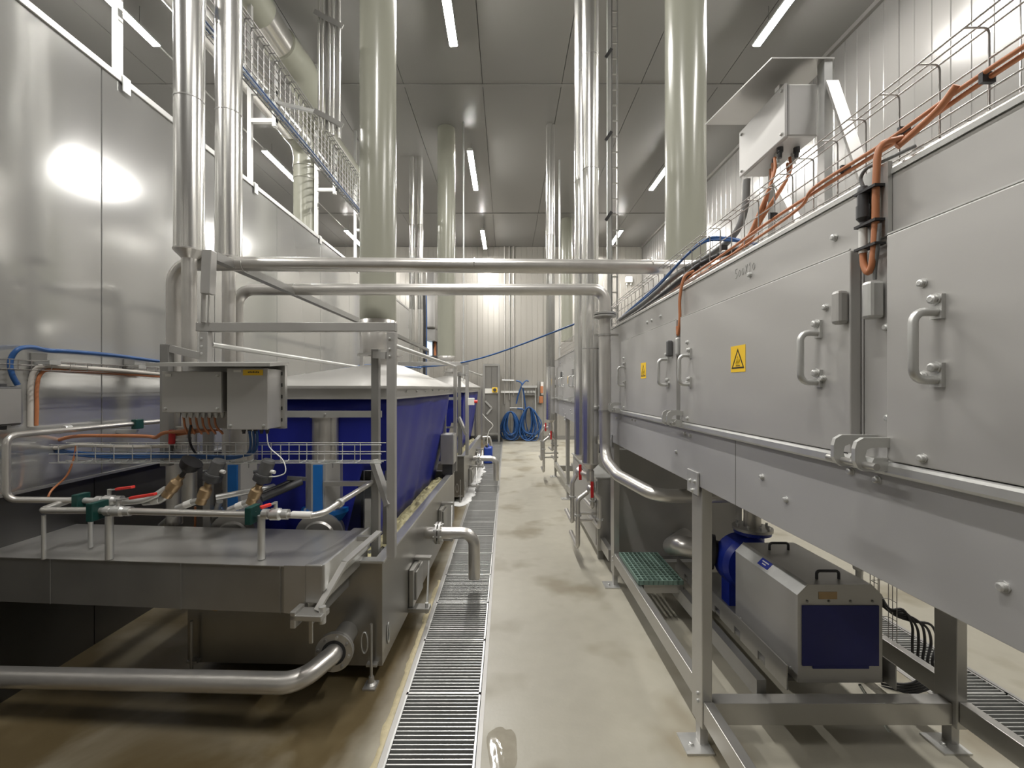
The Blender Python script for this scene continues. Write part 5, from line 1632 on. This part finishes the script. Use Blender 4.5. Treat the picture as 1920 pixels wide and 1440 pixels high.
# blue air hose sagging across the aisle
cable('blue_hose', 'blue air hose sagging across the aisle between tunnel and second tank', [W(1092, 602, 4.3), W(1040, 622, 4.9), W(980, 645, 5.5), W(920, 666, 5.9), W(870, 679, 6.1), W(820, 686, 6.4), W(750, 690, 6.6)], 0.011, 'blue_hose', cat='hose')
cable('blue_hose', 'blue air hose lying along the front tank hood', [W(640, 692, 4.95), W(690, 684, 5.15), W(740, 686, 5.4), W(790, 690, 5.6)], 0.009, 'blue_hose', cat='hose')

# jerrycan and dosing tube
jc = W(915.5, 868, 9.36)
t = thing('jerrycan', 'blue plastic jerrycan standing at the drain beside the second tank', 'canister', (jc.x, 9.36, 0))
w2, d2 = 0.095, 0.13
m = MB().box(jc.x - w2, jc.x + w2, 9.36 - d2, 9.36 + d2, 0.004, 0.36)
m.build('body', 'blue_can', t, bevel=0.03)
MB().tube(arc([(jc.x, 9.30, 0.355), (jc.x, 9.30, 0.40), (jc.x, 9.44, 0.40), (jc.x, 9.44, 0.355)], 0.02, 4), 0.014, 8).build('handle', 'blue_can', t)
MB().cyl((jc.x - 0.03, 9.27, 0.355), (jc.x - 0.03, 9.27, 0.40), 0.028, 12).build('cap', 'dark_plastic', t)
cable('dosing_tube', 'white dosing tube curling down into the blue jerrycan', [W(902, 752, 9.3), W(903, 772, 9.3), W(912, 785, 9.25), W(924, 797, 9.25), W(917, 808, 9.27), W(914, 820, 9.27), W(914, 832, 9.27)], 0.009, 'white_plastic', cat='tube')
tag(MB().tube(arc([W(905, 820, 9.9), W(918, 819, 9.9), W(921, 832, 9.9), (W(921, 0, 9.9).x, 9.9, 0.02)], 0.06, 5), 0.028, 12).build('outlet_pipe', 'satin'), 'small bent outlet pipe behind the blue jerrycan', 'pipe')

# small control box with red button on the second guard frame
p = W(884, 753, 6.05)
t = thing('button_box', 'grey button box with a red button on the second tank frame', 'switch', (p.x, 6.05, p.z - 0.05))
MB().box(p.x - 0.05, p.x + 0.04, 6.03, 6.13, p.z - 0.05, p.z + 0.05).build('body', 'white_plastic', t, bevel=0.006)
MB().cyl((p.x + 0.04, 6.06, p.z), (p.x + 0.085, 6.06, p.z), 0.022, 12).build('button', 'red_bright', t)
# motor box hung on the rear of the nearest tank
p = W(838, 862, 4.75)
t = thing('drive_box', 'dark grey drive box at the rear corner of the nearest tank', 'box', (p.x, 4.8, 0.68))
MB().box(p.x - 0.07, p.x + 0.08, 4.72, 4.94, 0.80, 1.13).build('body', 'steel_dull', t, bevel=0.006)
MB().box(p.x - 0.05, p.x + 0.06, 4.76, 4.90, 0.679, 0.80).build('foot', 'dark_plastic', t)

# foam and water on the floor
rnd = random.Random(11)
m = MB()
path = [W(902, 872, 8.8), W(892, 893, 7.8), W(882, 915, 7.0), W(868, 936, 6.2), W(860, 943, 6.05)]
sp = spline(path, 12)
for i, q in enumerate(sp):
    for k in range(2):
        m.ball((q.x + rnd.uniform(-0.06, 0.06), q.y + rnd.uniform(-0.06, 0.06), 0.006), rnd.uniform(0.05, 0.10), 9, 5, (1, 1.5, 0.16))
tag(m.build('floor_foam', 'foam_white'), 'white foam trail on the floor beside the second tank', 'foam', kind='stuff')

# yellow crust along the aisle drain and a splash puddle
m = MB()
n = 70
rows = []
for i in range(n):
    y = 1.75 + 1.9 * i / (n - 1)
    wv = 0.030 + 0.022 * noise.noise(V((y * 6, 1, 1))) + 0.012 * noise.noise(V((y * 21, 4, 1)))
    rows.append([V((DX0 - 0.014 - wv * k / 4, y, 0.0015 + 0.006 * math.sin(math.pi * k / 4) * (0.6 + 0.4 * noise.noise(V((y * 30, k, 2)))))) for k in range(5)])
m.grid(rows)
tag(m.build('scale_crust', 'crust'), 'pale yellow crust along the left edge of the aisle drain', 'deposit', kind='stuff')
m = MB()
rows = []
for i in range(9):
    f_ = i / 8
    row = []
    for j in range(37):
        a = 2 * math.pi * j / 36
        rr = 0.15 * (1 + 0.35 * noise.noise(V((math.cos(a) * 1.4, math.sin(a) * 1.4, 7)))) * f_
        px_, py_ = 0.0 + rr * 0.45 * math.cos(a), 1.95 + rr * math.sin(a)
        row.append(V((px_ - 0.02, py_, 0.0008 + 0.001 * (1 - f_) + 0.0025 * (0.5 + 0.5 * noise.noise(V((px_ * 60, py_ * 60, 1)))) * (1 - f_ ** 3))))
    rows.append(row)
m.grid(rows)
tag(m.build('puddle', 'puddle'), 'small sparkling water splash beside the aisle drain in the foreground', 'water', kind='stuff')
# wiring pipe above the left-hand lights
tag(MB().cyl((-4.40, YF + 0.1, 5.98), (-4.40, YB - 0.1, 5.98), 0.012, 8).build('wiring_pipe', 'galvanised'), 'thin wiring pipe running along the left-hand row of ceiling lights', 'conduit')
